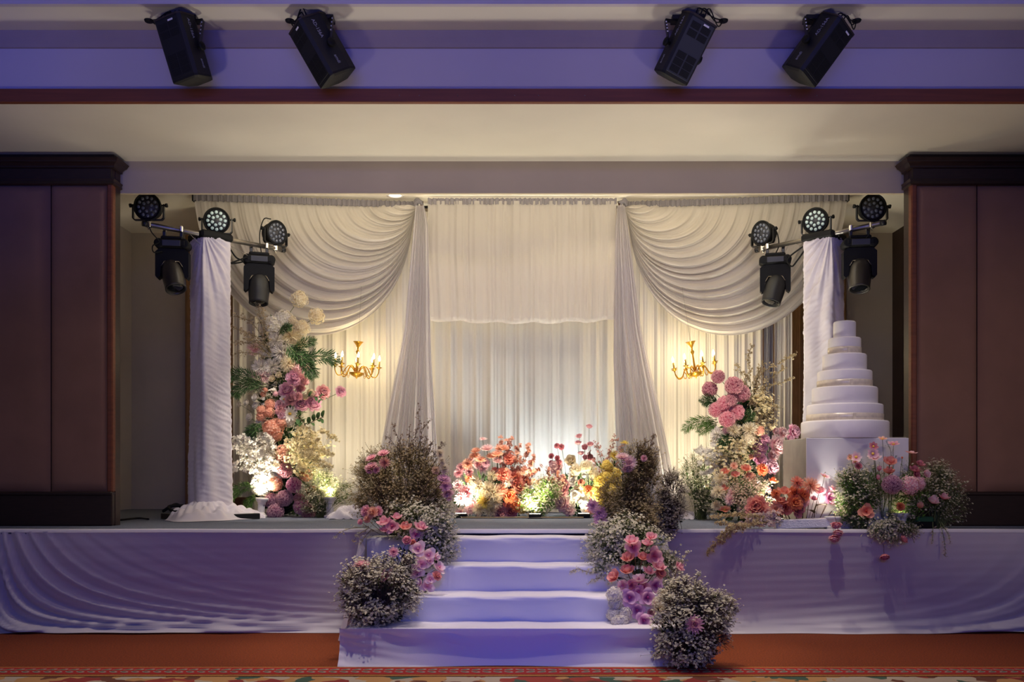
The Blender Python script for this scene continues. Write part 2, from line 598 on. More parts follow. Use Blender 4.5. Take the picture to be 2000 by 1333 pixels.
# cove: a quarter round stepping out to the upper soffit
prof = [(7.0, 4.527), (6.985, 4.53), (6.975, 4.56), (6.965, 4.60), (6.95, 4.642), (6.95, 4.70), (7.12, 4.70), (7.12, 4.527)]
V, F = [], []
n = len(prof)
for sx in (-XW, XW):
    V += [(sx, y, z) for y, z in prof]
F = [(i, (i + 1) % n, n + (i + 1) % n, n + i) for i in range(n)]
struct(MB().add(V, F, False).build('trim_3', mat('cove_paint', 0x8f7f80, 0.6, var=0.03)))
ZU = 4.645
struct(MB().box((-XW, 6.575, ZU), (XW, 6.95, ZU + 0.08)).build('ceiling_2', M_PLASTER))
struct(MB().box((-XW, 6.56, ZU - 0.002), (XW, 6.60, 5.3)).build('wall_front_1', M_VIOLETWALL))
struct(MB().box((-XW, -4, 5.3), (XW, 6.6, 5.36)).build('ceiling_3', M_PLASTER))


# side walls beside the stage: dark base, padded panels, dark header with a cornice
def side_wall(name, sg, x_in, x_seam, x_seam2, x_far):
    Y0 = 8.12
    w = struct(MB().box((min(sg * x_in, sg * x_far), Y0 + 0.06, SZ), (max(sg * x_in, sg * x_far), Y0 + 0.16, 4.10)).build(name, M_DARKWOOD))

    def bar(nm, xa, xb, z0, z1, proud, m, bev=0.01):
        a, c = sorted((sg * xa, sg * xb))
        return MB().box((a, Y0 - proud, z0), (c, Y0 + 0.07, z1), bev).build(nm, m, w)
    zb = CAM_H - (962 - 925) * Y0 / FPX
    zt = CAM_H + (925 - 357) * Y0 / FPX
    bar('base_board', x_in + 0.005, x_far, SZ, zb, 0.0, M_DARKWOOD)
    bar('base_rail', x_in + 0.003, x_far, zb - 0.03, zb + 0.005, 0.012, M_DARKWOOD)
    for a, c in ((x_in + 0.05, x_seam - 0.004), (x_seam + 0.004, x_seam2 - 0.004), (x_seam2 + 0.004, x_far)):
        # padded panel, softly bulged
        lo, hi = sorted((sg * a, sg * c))

        def fn(u, v, lo=lo, hi=hi):
            e = (1 - abs(2 * u - 1) ** 14) * (1 - abs(2 * v - 1) ** 60)
            return (lerp(lo, hi, u), Y0 + 0.045 - 0.05 * e, lerp(zb, zt, v))
        MB().grid(fn, 40, 60).build('padded_panel', M_PANEL, w)
    bar('stile', x_in, x_in + 0.05, zb, zt, 0.0, M_REDWOOD)
    bar('header', x_in + 0.004, x_far, zt, 4.10, 0.004, M_DARKWOOD)
    # cornice profile mitred round the corner
    pr = [(0.0, 3.985), (0.022, 3.99), (0.022, 4.005), (0.045, 4.025), (0.06, 4.03), (0.065, 4.04), (0.012 + 0.07, 4.06), (0.06, 4.062), (0.02, 4.104), (0.0, 4.104)]
    V = []
    for (d, z) in pr:
        V += [(sg * x_far, Y0 - d, z), (sg * (x_in - d), Y0 - d, z), (sg * (x_in - d), Y0 + 0.16, z)]
    F = []
    for i in range(len(pr) - 1):
        for k in range(2):
            F.append((i * 3 + k, i * 3 + k + 1, i * 3 + 4 + k, i * 3 + 3 + k))
    MB().add(V, F, False).build('cornice', M_DARKWOOD, w)
    V = []
    for (d, z) in [(0, zt - 0.02), (0.02, zt - 0.012), (0.014, zt + 0.01), (0.024, zt + 0.03), (0, zt + 0.035)]:
        V += [(sg * x_far, Y0 - d, z), (sg * (x_in - d), Y0 - d, z), (sg * (x_in - d), Y0 + 0.16, z)]
    F = []
    for i in range(4):
        for k in range(2):
            F.append((i * 3 + k, i * 3 + k + 1, i * 3 + 4 + k, i * 3 + 3 + k))
    MB().add(V, F, False).build('header_moulding', M_DARKWOOD, w)
    return w


side_wall('wall_left', -1, 3.52, 905 * 8.12 / FPX, 6.0, XW)
side_wall('wall_right', 1, 3.52, 913 * 8.12 / FPX, 5.9, XW)

# wooden panelling on the back wall, showing beside the drapes
for sg, xa, xb in ((-1, 640, 470), (1, 655, 470)):
    xs = sorted((sg * xa * 11.9 / FPX, sg * xb * 11.9 / FPX))
    p = tag(MB().box((xs[0], 11.90, SZ), (xs[1], 11.99, CZ - 0.02), 0.03).build('wood_panel', M_BROWNWOOD),
            'brown wooden panel standing behind the %s' % ('draped column with the dark wall behind it' if sg < 0 else 'draped column next to the white cake'), 'panel')
    nn = 4
    for k in range(1, nn):
        xx = lerp(xs[0], xs[1], k / nn)
        MB().box((xx - 0.012, 11.885, SZ), (xx + 0.012, 11.91, CZ - 0.04), 0.004).build('batten', M_BROWNWOOD, p)

# recessed ceiling downlight above the drapes
dl = thing('ceiling_downlight', 'small round downlight glowing in the ceiling just above the curtain rod', 'light', (W(772, 404, 10.35).x, 10.35, CZ - 0.004))
MB().lathe([(0.10, 0.0), (0.10, -0.006), (0.075, -0.01), (0.07, 0.0)], 28, cap=False).build('trim_ring', M_WHITEP, dl)
MB().lathe([(0.07, -0.002), (0.0001, -0.003)], 28, cap=False).build('lens', mat('downlight_lens', 0xfff2dd, 0.4, emit=(1, 0.85, 0.6), estr=2.5), dl)


# ------------------------------------------------------------------ skirts of white cloth round the stage front
def skirt(name, label, x0, x1, side):
    root = thing(name, label, 'cloth', ((x0 + x1) / 2, SY, 0))
    ox = (x0 + x1) / 2
    xc = -4.25 if side < 0 else 4.55          # where the folds hang from
    H = SZ

    def fn(u, v):
        xx, z = lerp(x0, x1, u), 0.004 + v * (H - 0.012)
        dx = max(0.0, (xx - xc) * -side)
        h = z + 0.01
        q = math.sqrt(dx * h + 0.0015)
        if side < 0:
            amp = 0.060 * math.exp(-q * 4.2) * sstep(0.0, 0.08, dx) + 0.012 * math.exp(-abs(dx) * 3)
            f = math.sin(q * 62 + 0.8 * math.sin(q * 23)) + 0.45 * math.sin(q * 131 + 1)
        else:
            q = math.sqrt(max(0, dx) * h * 0.8 + 0.001)
            amp = 0.05 * math.exp(-q * 6.5)
            f = math.sin(q * 50 + 0.5) + 0.4 * math.sin(q * 111)
        d = amp * f
        # taut sideways wrinkles and a slack hem
        d += 0.0011 * math.sin(z * 46 + 2.0 * math.sin(xx * 1.3) + 0.6 * xx) * (0.5 + 0.5 * math.sin(xx * 2.1 + z * 3))
        d += 0.0007 * math.sin(z * 97 - 1.1 * xx + 1.7 * math.sin(xx * 0.9 + 1))
        d += -0.085 * (1 - v) + 0.12 * (1 - v) ** 12 + 0.035 * (1 - v) ** 2 * sstep(0.6, 0.0, abs(dx) if side < 0 else abs(dx)) + 0.018 * math.exp(-h * 14) * math.sin(xx * 5.3 + 1.4 * math.sin(xx * 2.2))
        lift = 0.012 * max(0, math.sin(xx * 1.7 + 0.6)) * (1 - v)
        return (xx - ox, -0.016 - max(d, -0.09), z + lift)
    nu = int((x1 - x0) / 0.022)
    MB().grid(fn, nu, 52).build('cloth_panel', M_SKIRT, root)

    def hem(u, v):
        a = PI * (v * 1.25 - 0.25)
        xx = lerp(x0, x1, u)
        r = 0.016 + 0.003 * math.sin(xx * 3.1)
        return (xx - ox, 0.006 - r * math.cos(a - PI / 2) * 1.0 - 0.01 + 0.02 * v, H - 0.004 + r * math.sin(a) * 0.8)
    MB().grid(lambda u, v: (lerp(x0, x1, u) - ox, -0.022 + 0.062 * v - 0.008 * math.sin(PI * v), H + 0.002 + 0.010 * math.sin(PI * min(1, v * 1.3)) - 0.018 * max(0, 1 - v * 6) + 0.0015 * math.sin(lerp(x0, x1, u) * 4)), 80, 10).build('folded_edge', M_SKIRT, root)
    return root


skirt('stage_skirt', 'white cloth skirt on the stage front below the draped column and pompoms, fanned folds', -XW, -1.0, -1)
skirt('stage_skirt', 'white cloth skirt stretched over the stage front below the cake', 1.05, XW, 1)

# ------------------------------------------------------------------ cloth covered steps
steps = thing('stage_steps', 'four white cloth-covered steps lit blue leading up to the stage', 'steps', (0.03, 6.25, 0))
fr = [6.25, 6.575, 6.9, 7.225]
hz = [0.244, 0.420, 0.606, 0.798]
xa, xb = -1.17, 1.17
for k in range(4):
    z0 = 0 if k == 0 else hz[k - 1] - 0.02
    y1 = SY - 0.012
    prof = [(fr[k] + 0.022, z0), (fr[k] + 0.012, z0 + 0.06), (fr[k] - 0.002, hz[k] - 0.03), (fr[k] + 0.004, hz[k] - 0.010), (fr[k] + 0.018, hz[k]), (fr[k] + 0.16, hz[k] - 0.003), (y1, hz[k])]

    def fn(u, v, k=k, prof=prof):
        i = min(int(v * (len(prof) - 1)), len(prof) - 2)
        t = v * (len(prof) - 1) - i
        y, z = lerp(prof[i][0], prof[i + 1][0], t), lerp(prof[i][1], prof[i + 1][1], t)
        xx = lerp(xa, xb, u)
        wv = 0.004 * math.sin(xx * 7 + k * 2 + z * 9) + 0.003 * math.sin(xx * 17 + k + z * 31)
        ed = max(0, abs(2 * u - 1) - 0.97) / 0.03
        if i < 3:
            y += wv - 0.0 + ed * 0.02
        else:
            z += wv * 0.6 - ed * 0.015
        return (xx, y - 6.25, z)
    b = MB().grid(fn, 90, 18)
    for s, ex in ((0, xa), (1, xb)):
        V = [(ex, y - 6.25, z) for y, z in prof] + [(ex, y1 - 6.25, z0)]
        b.add(V, [tuple(range(len(V)))], False)
    b.build('step', M_STEP, steps)
# loose cloth hanging over the lowest step and lying on the carpet
wsp = -1.19


def drape(u, v):
    xx = lerp(-1.20, 1.20, u)
    z = lerp(0.002, 0.247, v)
    sw = 0.003 * math.sin(v * 30 + u * 40) * sstep(0.25, 0.0, u)
    arc = math.sqrt(max(0, (1.25 - u) * (z + 0.02)))
    f = 0.012 * math.sin(arc * 46) * sstep(0.62, 1.0, u) * sstep(0.0, 0.35, 1 - v)
    g = 0.010 * math.sin(math.sqrt((u + 0.03) * (z + 0.01)) * 60) * sstep(0.35, 0.0, u)
    sag = 0.020 * sstep(0.0, 0.35, v) * sstep(1.0, 0.62, v) * (-1)
    low = 0.075 * (1 - v) ** 4 + 0.02 * (1 - v) ** 2
    low *= 0.8 + 0.35 * math.sin(u * 9 + 0.6) * math.sin(u * 3.1)
    return (xx, 0.010 - 0.022 * v - f - g - sw - low + sag * -0.35, z)


MB().grid(drape, 140, 34).build('front_drape', M_STEP, steps)
MB().grid(lambda u, v: (lerp(-1.02, 1.07, u), 1.25 - 0.024 + 0.062 * v - 0.008 * math.sin(PI * v), SZ + 0.002 + 0.010 * math.sin(PI * min(1, v * 1.3)) - 0.022 * max(0, 1 - v * 6)), 60, 10).build('folded_edge', M_SKIRT, steps)
# gathered cloth at both flanks, by the flowers
for sg in (-1, 1):
    def flank(u, v, sg=sg):
        y = lerp(0.82, 1.24, u)
        zt = lerp(0.62, SZ - 0.03, sstep(0, 0.45, u))
        z = lerp(0.01, zt, v)
        return (sg * (1.18 + 0.05 * math.sin(u * 21) * (1 - 0.5 * v) + 0.12 * (1 - v)) - 0.02, y, z)
    MB().grid(flank, 40, 16).build('side_drape', M_STEP, steps)


# ------------------------------------------------------------------ drapes at the back
ZR = 4.372


def pleats(n, seed):
    """irregular fold phase along 0..1"""
    r = np.random.default_rng(seed)
    w = r.uniform(0.55, 1.6, n)
    c = np.concatenate([[0], np.cumsum(w)])
    c /= c[-1]
    amp = r.uniform(0.5, 1.2, n)

    def f(u):
        u = min(max(u, 0), 0.99999)
        i = int(np.searchsorted(c, u, 'right')) - 1
        i = min(i, n - 1)
        t = (u - c[i]) / (c[i + 1] - c[i])
        return amp[i] * (math.sin(PI * t) ** 1.3) * (1 if i % 2 else -0.55)
    return f


def curtain(name, label, p0, p1, ztop, zbot, nf, seed, amp, m, top=True):
    p0, p1 = Vector(p0), Vector(p1)
    f = pleats(nf, seed)
    f2 = pleats(nf * 3 + 1, seed + 50)
    d = (p1 - p0)
    nrm = Vector((d.y, -d.x, 0)).normalized()
    root = thing(name, label, 'curtain', ((p0 + p1) / 2).to_tuple()[:2] + (SZ,))
    org = root.location.copy()

    def fn(u, v):
        p = p0 + d * u
        k = amp * (0.7 + 0.3 * v) * f(u) + 0.22 * amp * f2(u) + 0.01 * math.sin(v * 5 + u * 30)
        return (p.x - org.x + nrm.x * k, p.y - org.y + nrm.y * k, lerp(ztop, zbot, v) - SZ)
    MB().grid(fn, nf * 14, 24).build('cloth_panel', m, root)
    # gathered heading
    b = MB()
    b.grid(lambda u, v: ((p0 + d * u).x - org.x + nrm.x * (0.02 + 0.010 * math.sin(u * nf * 9) + 0.006 * math.sin(u * nf * 23)), (p0 + d * u).y - org.y + nrm.y * (0.02 + 0.010 * math.sin(u * nf * 9)), ztop - SZ + 0.012 - 0.06 * v), nf * 16, 3)
    b.build('heading', m, root)
    return root


A0 = W(379, 397, 10.25); A0.z = 0
A1 = W(824, 404, 10.60); A1.z = 0
A2 = W(1210, 402, 10.60); A2.z = 0
A3 = W(1655, 393, 10.25); A3.z = 0
bk = Vector((0, 0.28, 0))
L0 = W(449, 600, 10.5); R0 = W(1536, 600, 10.5)
curtain('sheer_curtain', 'cream pleated curtain hanging behind the gold chandelier beside the white pompoms', Vector((L0.x, 10.62, 0)), A1 + Vector((0.1, 0.22, 0)), ZR - 0.02, SZ + 0.01, 30, 3, 0.034, M_SHEER)
curtain('sheer_curtain', 'cream pleated curtain hanging behind the low flower bed, in the middle', A1 + Vector((0.0, 0.2, 0)), A2 + Vector((0, 0.2, 0)), ZR - 0.02, SZ + 0.01, 27, 4, 0.028, M_SHEER)
curtain('sheer_curtain', 'cream pleated curtain hanging behind the gold chandelier nearest the cake', A2 + Vector((-0.1, 0.22, 0)), Vector((R0.x - 0.24, 10.62, 0)), ZR - 0.02, SZ + 0.01, 34, 5, 0.026, M_SHEER)
curtain('sheer_curtain', 'narrow cream curtain strip hanging at the far edge of the drapes, near the cake', Vector((R0.x - 0.14, 10.50, 0)), Vector((R0.x + 0.05, 10.45, 0)), ZR - 0.04, SZ + 0.01, 5, 6, 0.03, M_SHEER)
curtain('sheer_curtain', 'thin grey-white curtain strip between the swag and the narrow edge curtain', Vector((R0.x - 0.27, 10.46, 0)), Vector((R0.x - 0.17, 10.44, 0)), ZR - 0.04, SZ + 0.01, 3, 8, 0.02, M_VALANCE2)

rod = thing('curtain_rod', 'dark metal curtain rod in three straight lengths under the ceiling', 'rod', (0, 10.55, ZR))
for a, c in ((A0, A1), (A1, A2), (A2, A3)):
    o = Vector((0, 10.55, 0))
    b = MB().tube([a - o + Vector((0, 0.03, 0)), c - o + Vector((0, 0.03, 0))], 0.016, 10)
    b.build('rod_length', M_BLACKM, rod)
for a in (A0, A3):
    p = a - Vector((0, 10.55, 0))
    MB().box((p.x - 0.02, p.y - 0.02, -0.045), (p.x + 0.02, p.y + 0.05, 0.03), 0.004).build('end_bracket', M_BLACKM, rod)
for a in (A1, A2):
    p = a - Vector((0, 10.55, 0))
    MB().tube([(p.x, p.y, -0.03), (p.x, p.y, CZ - ZR)], 0.018, 8).build('ceiling_hook', mat('brown_hook', 0x5a3826, 0.6), rod)
p = A2 - Vector((0, 10.55, 0))
MB().tube(catmull([(p.x, p.y - 0.02, 0.03), (p.x + 0.05, p.y - 0.03, 0.045), (p.x + 0.10, p.y - 0.03, 0.03), (p.x + 0.14, p.y - 0.03, 0.0)], 6), 0.005, 6).build('tie_wire', mat('brown_hook', 0x5a3826, 0.6), rod)


def swag(label, sg, rod_a, tie, px_low):
    """half swag gathered from the rod (rod_a far end) to the tie point"""
    r = np.random.default_rng(21 if sg < 0 else 22)
    root = thing('curtain_swag', label, 'drape', tie.to_tuple())
    far = rod_a
    nf = 33
    f = pleats(nf, 31 + (sg > 0))
    f2 = pleats(nf * 3, 41 + (sg > 0))
    spx = 10.35 / FPX
    K = abs(far.x - tie.x)

    def fn(u, v):
        # u: 0 inner .. 1 outer fold, v: 0 rod .. 1 tie
        S = Vector((lerp(tie.x + sg * 0.10, far.x, u ** 0.9), lerp(tie.y, far.y, u), ZR + 0.01))
        E = Vector((tie.x + sg * (0.015 + 0.045 * u), tie.y - 0.06, tie.z - 0.02 - 0.10 * u))
        dep = 0.06 + 2.02 * u ** 1.15 * (K / 2.6)
        q = K * lerp(0.10, 1.0, u)
        P1 = Vector((tie.x + sg * (q * (0.93 if u > 0.3 else lerp(0.6, 0.93, u / 0.3))), S.y - 0.03, S.z - dep))
        P2 = Vector((tie.x + sg * (0.05 + 0.10 * u) * (K / 2.5), E.y, S.z - dep * 1.04))
        t = v
        p = S * (1 - t) ** 3 + P1 * 3 * t * (1 - t) ** 2 + P2 * 3 * t * t * (1 - t) + E * t ** 3
        e = (0.25 + 0.75 * sstep(0, 0.25, t)) * (1 - 0.8 * sstep(0.72, 1.0, t))
        off = e * (0.040 * f(u) + 0.010 * f2(u))
        belly = 0.16 * math.sin(PI * min(1, t * 1.02)) * math.sin(PI * (0.25 + 0.75 * u))
        p.y -= off + belly
        p.z -= off * 0.35 * math.sin(PI * t)
        return p - tie
    MB().grid(fn, nf * 11, 64).build('cloth_panel', M_SWAG, root)

    # gathered heading along the rod
    def head(u, v):
        p = tie.lerp(far, u)
        k = 0.012 * math.sin(u * 230) + 0.008 * math.sin(u * 517 + 1)
        return Vector((p.x, p.y - 0.03 - k, ZR + 0.03 - 0.075 * v + 0.004 * math.sin(u * 301))) - tie
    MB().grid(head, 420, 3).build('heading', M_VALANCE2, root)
    # knot at the tie
    kn = MB()
    for j in range(5):
        a = rng.uniform(0, 6.28)
        kn.tube(catmull([(0.05 * math.cos(a), -0.07, 0.035 * math.sin(a) + 0.0), (0.02 * math.cos(a + 1), -0.10, 0.02 + 0.02 * j * 0.5), (0.05 * math.cos(a + 2.4), -0.07, 0.03)], 6), 0.014, 7)
    kn.build('knot', M_VALANCE2, root)
    return root


tieL = Vector((W(818, 412, 10.55).x, 10.55, ZR - 0.02))
tieR = Vector((W(1216, 410, 10.55).x, 10.55, ZR - 0.02))
swag('white curtain swag sweeping down over the chandelier beside the white pompoms', -1, Vector((A0.x, A0.y, ZR)), tieL, 680)
swag('white curtain swag sweeping down over the chandelier nearest the cake', 1, Vector((A3.x, A3.y, ZR)), tieR, 1390)


# centre valance: a gathered, puffed double sheet
def valance():
    root = thing('curtain_valance', 'puffed white valance hanging across the middle curtain', 'drape', (W(1018, 0, 10.4).x, 10.42, ZR))
    x0, x1 = W(836, 0, 10.42).x, W(1204, 0, 10.42).x
    f, f2 = pleats(22, 61), pleats(70, 62)
    zb = W(0, 622, 10.42).z

    def fn(u, v):
        # v 0..0.8 down the front, then rolls under and back up
        e = min(1, v / 0.8)
        edge = 0.03 * math.sin(PI * u) + 0.012 * math.sin(u * 31)
        zz = lerp(ZR + 0.0, zb - edge, e)
        y = -0.02 - 0.10 * math.sin(PI * min(1, e)) ** 1.5 * 0.6 - 0.16 * sstep(0.45, 1.0, e)
        if v > 0.8:
            a = (v - 0.8) / 0.2 * PI
            zz = zb - edge - 0.05 * math.sin(a) * 0.9 + 0.07 * sstep(0.5, 1, (v - 0.8) / 0.2)
            y = -0.18 + 0.10 * (1 - math.cos(a)) * 0.8
        k = (0.030 * f(u + 0.004 * math.sin(v * 6)) + 0.012 * f2(u)) * (0.6 + 0.4 * e)
        inset = 0.045 * sstep(0.3, 0.85, v) * (1 - 2 * u)
        return (lerp(x0, x1, u) + inset - root.location.x, y - k, zz - ZR)
    MB().grid(fn, 300, 48).build('cloth_panel', M_VALANCE, root)

    def lin(u, v):
        zl = W(0, 493, 10.42).z + 0.03 * sstep(0.5, 0.9, u) - 0.02 * (1 if 0.2 < u < 0.45 else 0) + 0.11 * sstep(0.45, 0.75, u)
        return (lerp(x0, x1, u) - root.location.x, 0.05 + 0.02 * f(u), lerp(ZR, zl, v) - ZR)
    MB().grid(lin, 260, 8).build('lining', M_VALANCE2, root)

    def head(u, v):
        k = 0.012 * math.sin(u * 210) + 0.008 * math.sin(u * 477)
        return (lerp(x0, x1, u) - root.location.x, -0.03 - k, 0.03 - 0.07 * v + 0.004 * math.sin(u * 260))
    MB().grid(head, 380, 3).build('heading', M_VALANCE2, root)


valance()


def tied(label, tie, left, right, seed):
    """tall drape gathered at the rod and flaring to the floor; left, right: (px, py) edge points"""
    Yt = 10.38
    root = thing('tied_drape', label, 'drape', (tie.x, Yt, SZ))
    f, f2 = pleats(15, seed), pleats(44, seed + 1)

    def edge(pts, py):
        for (xa, ya), (xb, yb) in zip(pts, pts[1:]):
            if py <= yb:
                return lerp(xa, xb, (py - ya) / (yb - ya))
        return pts[-1][0]

    def fn(u, v):
        py = lerp(402, 1008, v)
        Y = Yt - 0.05 - 0.25 * v
        xl, xr = edge(left, py), edge(right, py)
        p = W(lerp(xl, xr, u), py, Y)
        wd = (xr - xl) / 110
        k = (0.055 * f(u) + 0.02 * f2(u)) * min(1.1, 0.35 + wd * 0.8)
        return (p.x - root.location.x, Y - k - Yt, max(p.z, SZ + 0.005) - SZ)
    MB().grid(fn, 190, 60).build('cloth_panel', M_TIED, root)


tied('tall white tied drape falling behind the dry twigs of the step flowers', tieL, [(812, 400), (808, 440), (790, 640), (738, 900), (728, 1010)], [(828, 400), (836, 440), (842, 700), (854, 880), (858, 1010)], 71)
tied('tall white tied drape falling towards the pink column of flowers near the cake', tieR, [(1206, 400), (1202, 440), (1198, 700), (1204, 880), (1206, 1010)], [(1220, 400), (1226, 440), (1252, 640), (1306, 880), (1330, 1010)], 75)
# ------------------------------------------------------------------ draped truss columns with lighting bars
def draped_column(sg, label):
    Yc = 9.35
    cx = W(411, 0, Yc).x if sg < 0 else W(1609, 0, Yc).x
    root = thing('draped_column', label, 'column', (cx, Yc, SZ))
    # along the bar (t) and out of the big face (n)
    ang = R(44)
    t = Vector((math.cos(ang) * -sg, math.sin(ang), 0))
    n = Vector((math.sin(ang) * -sg, -math.cos(ang), 0))
    h = 0.147
    ztop = W(0, 468, Yc).z - SZ
    per = []                                    # outline walked as arc length; rounded corners
    cs = [(-h, -h), (-h, h), (h, h), (h, -h)]   # (t, n): side face, big face, ...
    rr = 0.03
    for i, (a, c) in enumerate(cs):
        pa, pc = cs[i - 1]
        na, nc = cs[(i + 1) % 4]
        for k in range(5):
            u = k / 4
            p1 = Vector((a, c)) + (Vector((pa, pc)) - Vector((a, c))).normalized() * rr
            p3 = Vector((a, c)) + (Vector((na, nc)) - Vector((a, c))).normalized() * rr
            q = p1 * (1 - u) ** 2 + Vector((a, c)) * 2 * u * (1 - u) + p3 * u * u
            per.append(q)
    L = [0]
    for i in range(1, len(per) + 1):
        L.append(L[-1] + (per[i % len(per)] - per[i - 1]).length)
    tot = L[-1]
    corner = L[7]                               # where side face and big face meet

    def at(s):
        s = s % tot
        for i in range(len(per)):
            if s <= L[i + 1]:
                u = (s - L[i]) / (L[i + 1] - L[i])
                p = per[i].lerp(per[(i + 1) % len(per)], u)
                d = per[(i + 1) % len(per)] - per[i]
                return p, Vector((-d.y, d.x)).normalized()
        return per[0], Vector((1, 0))
    ph = 0.7 if sg < 0 else 2.1

    def fn(u, v):
        s = u * tot
        dz = v * ztop                            # from the top down
        p, nn = at(s)
        ds = s - corner
        if ds > tot / 2:
            ds -= tot
        r = math.hypot(ds, dz) + 1e-4
        th = math.atan2(ds, dz + 0.03)
        # gathers radiating from the tied corner
        ef = 1 - sstep(0.17, 0.30, abs(ds))
        k = ef * 0.015 * math.sin(th * 25 + 1.2 * math.sin(r * 6) + ph) * math.exp(-r * (0.42 if sg > 0 else 0.8)) * sstep(0, 0.12, r)
        k += ef * 0.008 * math.sin(th * 53 + ph + r * 3) * math.exp(-r * 1.0) * sstep(0, 0.15, r)
        # sideways creases
        # creased cloth: ridges running sideways, slanting away from the gathered corner
        for fq, am in ((13, 0.011), (27, 0.006)):
            nv = mnoise.noise(Vector((s * 2.6 + ph, (dz - 0.55 * abs(ds) * (1 if sg < 0 else 1.4)) * fq, ph * 3 + fq)))
            k += am * (1 - min(1, abs(nv) * 3.2)) ** 2 * (0.35 + 0.65 * max(0, mnoise.noise(Vector((s * 2 + 9, dz * 1.6, ph)))+0.35))
        k += 0.0009 * math.sin(dz * 123 - s * 21 + 2 * math.sin(dz * 5))
        # long folds low down by the corner
        low = sstep(0.45, 0.95, v)
        k += low * 0.015 * math.sin((ds + 0.10 * (1 - v) ** 0.5 * 2) * 42 + 2.2 * v) * math.exp(-abs(ds) * 3.4)
        k += 0.03 * low * v - 0.0
        p = p + (-nn) * (-k) if False else p + Vector((p.x, p.y)).normalized() * (k + 0.006)
        w = t * p.x + n * p.y
        return (w.x, w.y, ztop - dz)
    MB().grid(fn, 150, 230, close_u=True).build('cloth', M_COLCLOTH, root)

    # puddled cloth at the foot
    def pud(u, v):
        a = u * 2 * PI
        fr_ = 1.3 if math.sin(a) < 0 else 0.9
        rad = lerp(0.15, 0.43 + 0.05 * math.sin(a * 3 + ph) + 0.025 * math.sin(a * 7 + 1), v)
        z = 0.075 + 0.12 * (1 - v) ** 2 + 0.020 * math.sin(a * 11 + v * 7 + ph) * math.sin(PI * v) + 0.014 * math.sin(a * 23 - v * 12) * math.sin(PI * v)
        z *= 1 - sstep(0.72, 1.0, v) * 0.93
        return (rad * math.cos(a), rad * math.sin(a) * fr_, max(0.004, z))
    MB().grid(pud, 150, 30, close_u=True).build('cloth_puddle', M_COLCLOTH, root)
    # black top plate
    Mx = Matrix(((t.x, n.x, 0, 0), (t.y, n.y, 0, 0), (0, 0, 1, 0), (0, 0, 0, 1)))
    MB().box((-0.17, -0.17, ztop - 0.03), (0.17, 0.17, ztop + 0.05), 0.02, M=Mx).build('top_plate', M_BLACK, root)
    MB().box((-0.36, -0.36, 0.0), (0.36, 0.36, 0.06), 0.006, M=Mx).build('base_plate', M_BLACKM, root)
    return root, t, n


colL, tL, nL = draped_column(-1, 'tall column wrapped in white cloth beside the dark wall and white pompoms')
colR, tR, nR = draped_column(1, 'tall column wrapped in white cloth standing behind the white cake')


def bar(sg, label):
    a = W(281, 437, 8.78) if sg < 0 else W(1727, 435, 8.78)
    c = W(554, 489, 9.87) if sg < 0 else W(1478, 489, 9.87)
    root = thing('lighting_bar', label, 'bar', ((a + c) / 2).to_tuple())
    o = root.location
    MB().tube([a - o, c - o], 0.024, 14).build('pipe', M_STEEL, root)
    d = (c - a).normalized()
    for p, e in ((a, -d), (c, d)):
        MB().tube([p - o + e * -0.03, p - o + e * 0.012], 0.027, 14).build('end_cap', M_BLACKM, root)
    return root, a, c, d


barL, aL, cL, dL = bar(-1, 'steel lighting bar on the draped column beside the dark wall')
barR, aR, cR, dR = bar(1, 'steel lighting bar on the draped column behind the cake')

M_LENS = mat('led_lens', 0x4c5262, 0.15, spec=0.9)
M_LENSC = mat('led_lens_cool', 0x98a8a8, 0.15, spec=0.9, emit=(0.75, 1.0, 0.95), estr=0.12)
M_FACE = mat('led_plate', 0x2b2c33, 0.45)
M_GLASS = mat('dark_glass', 0x0a0c10, 0.05, spec=0.9)


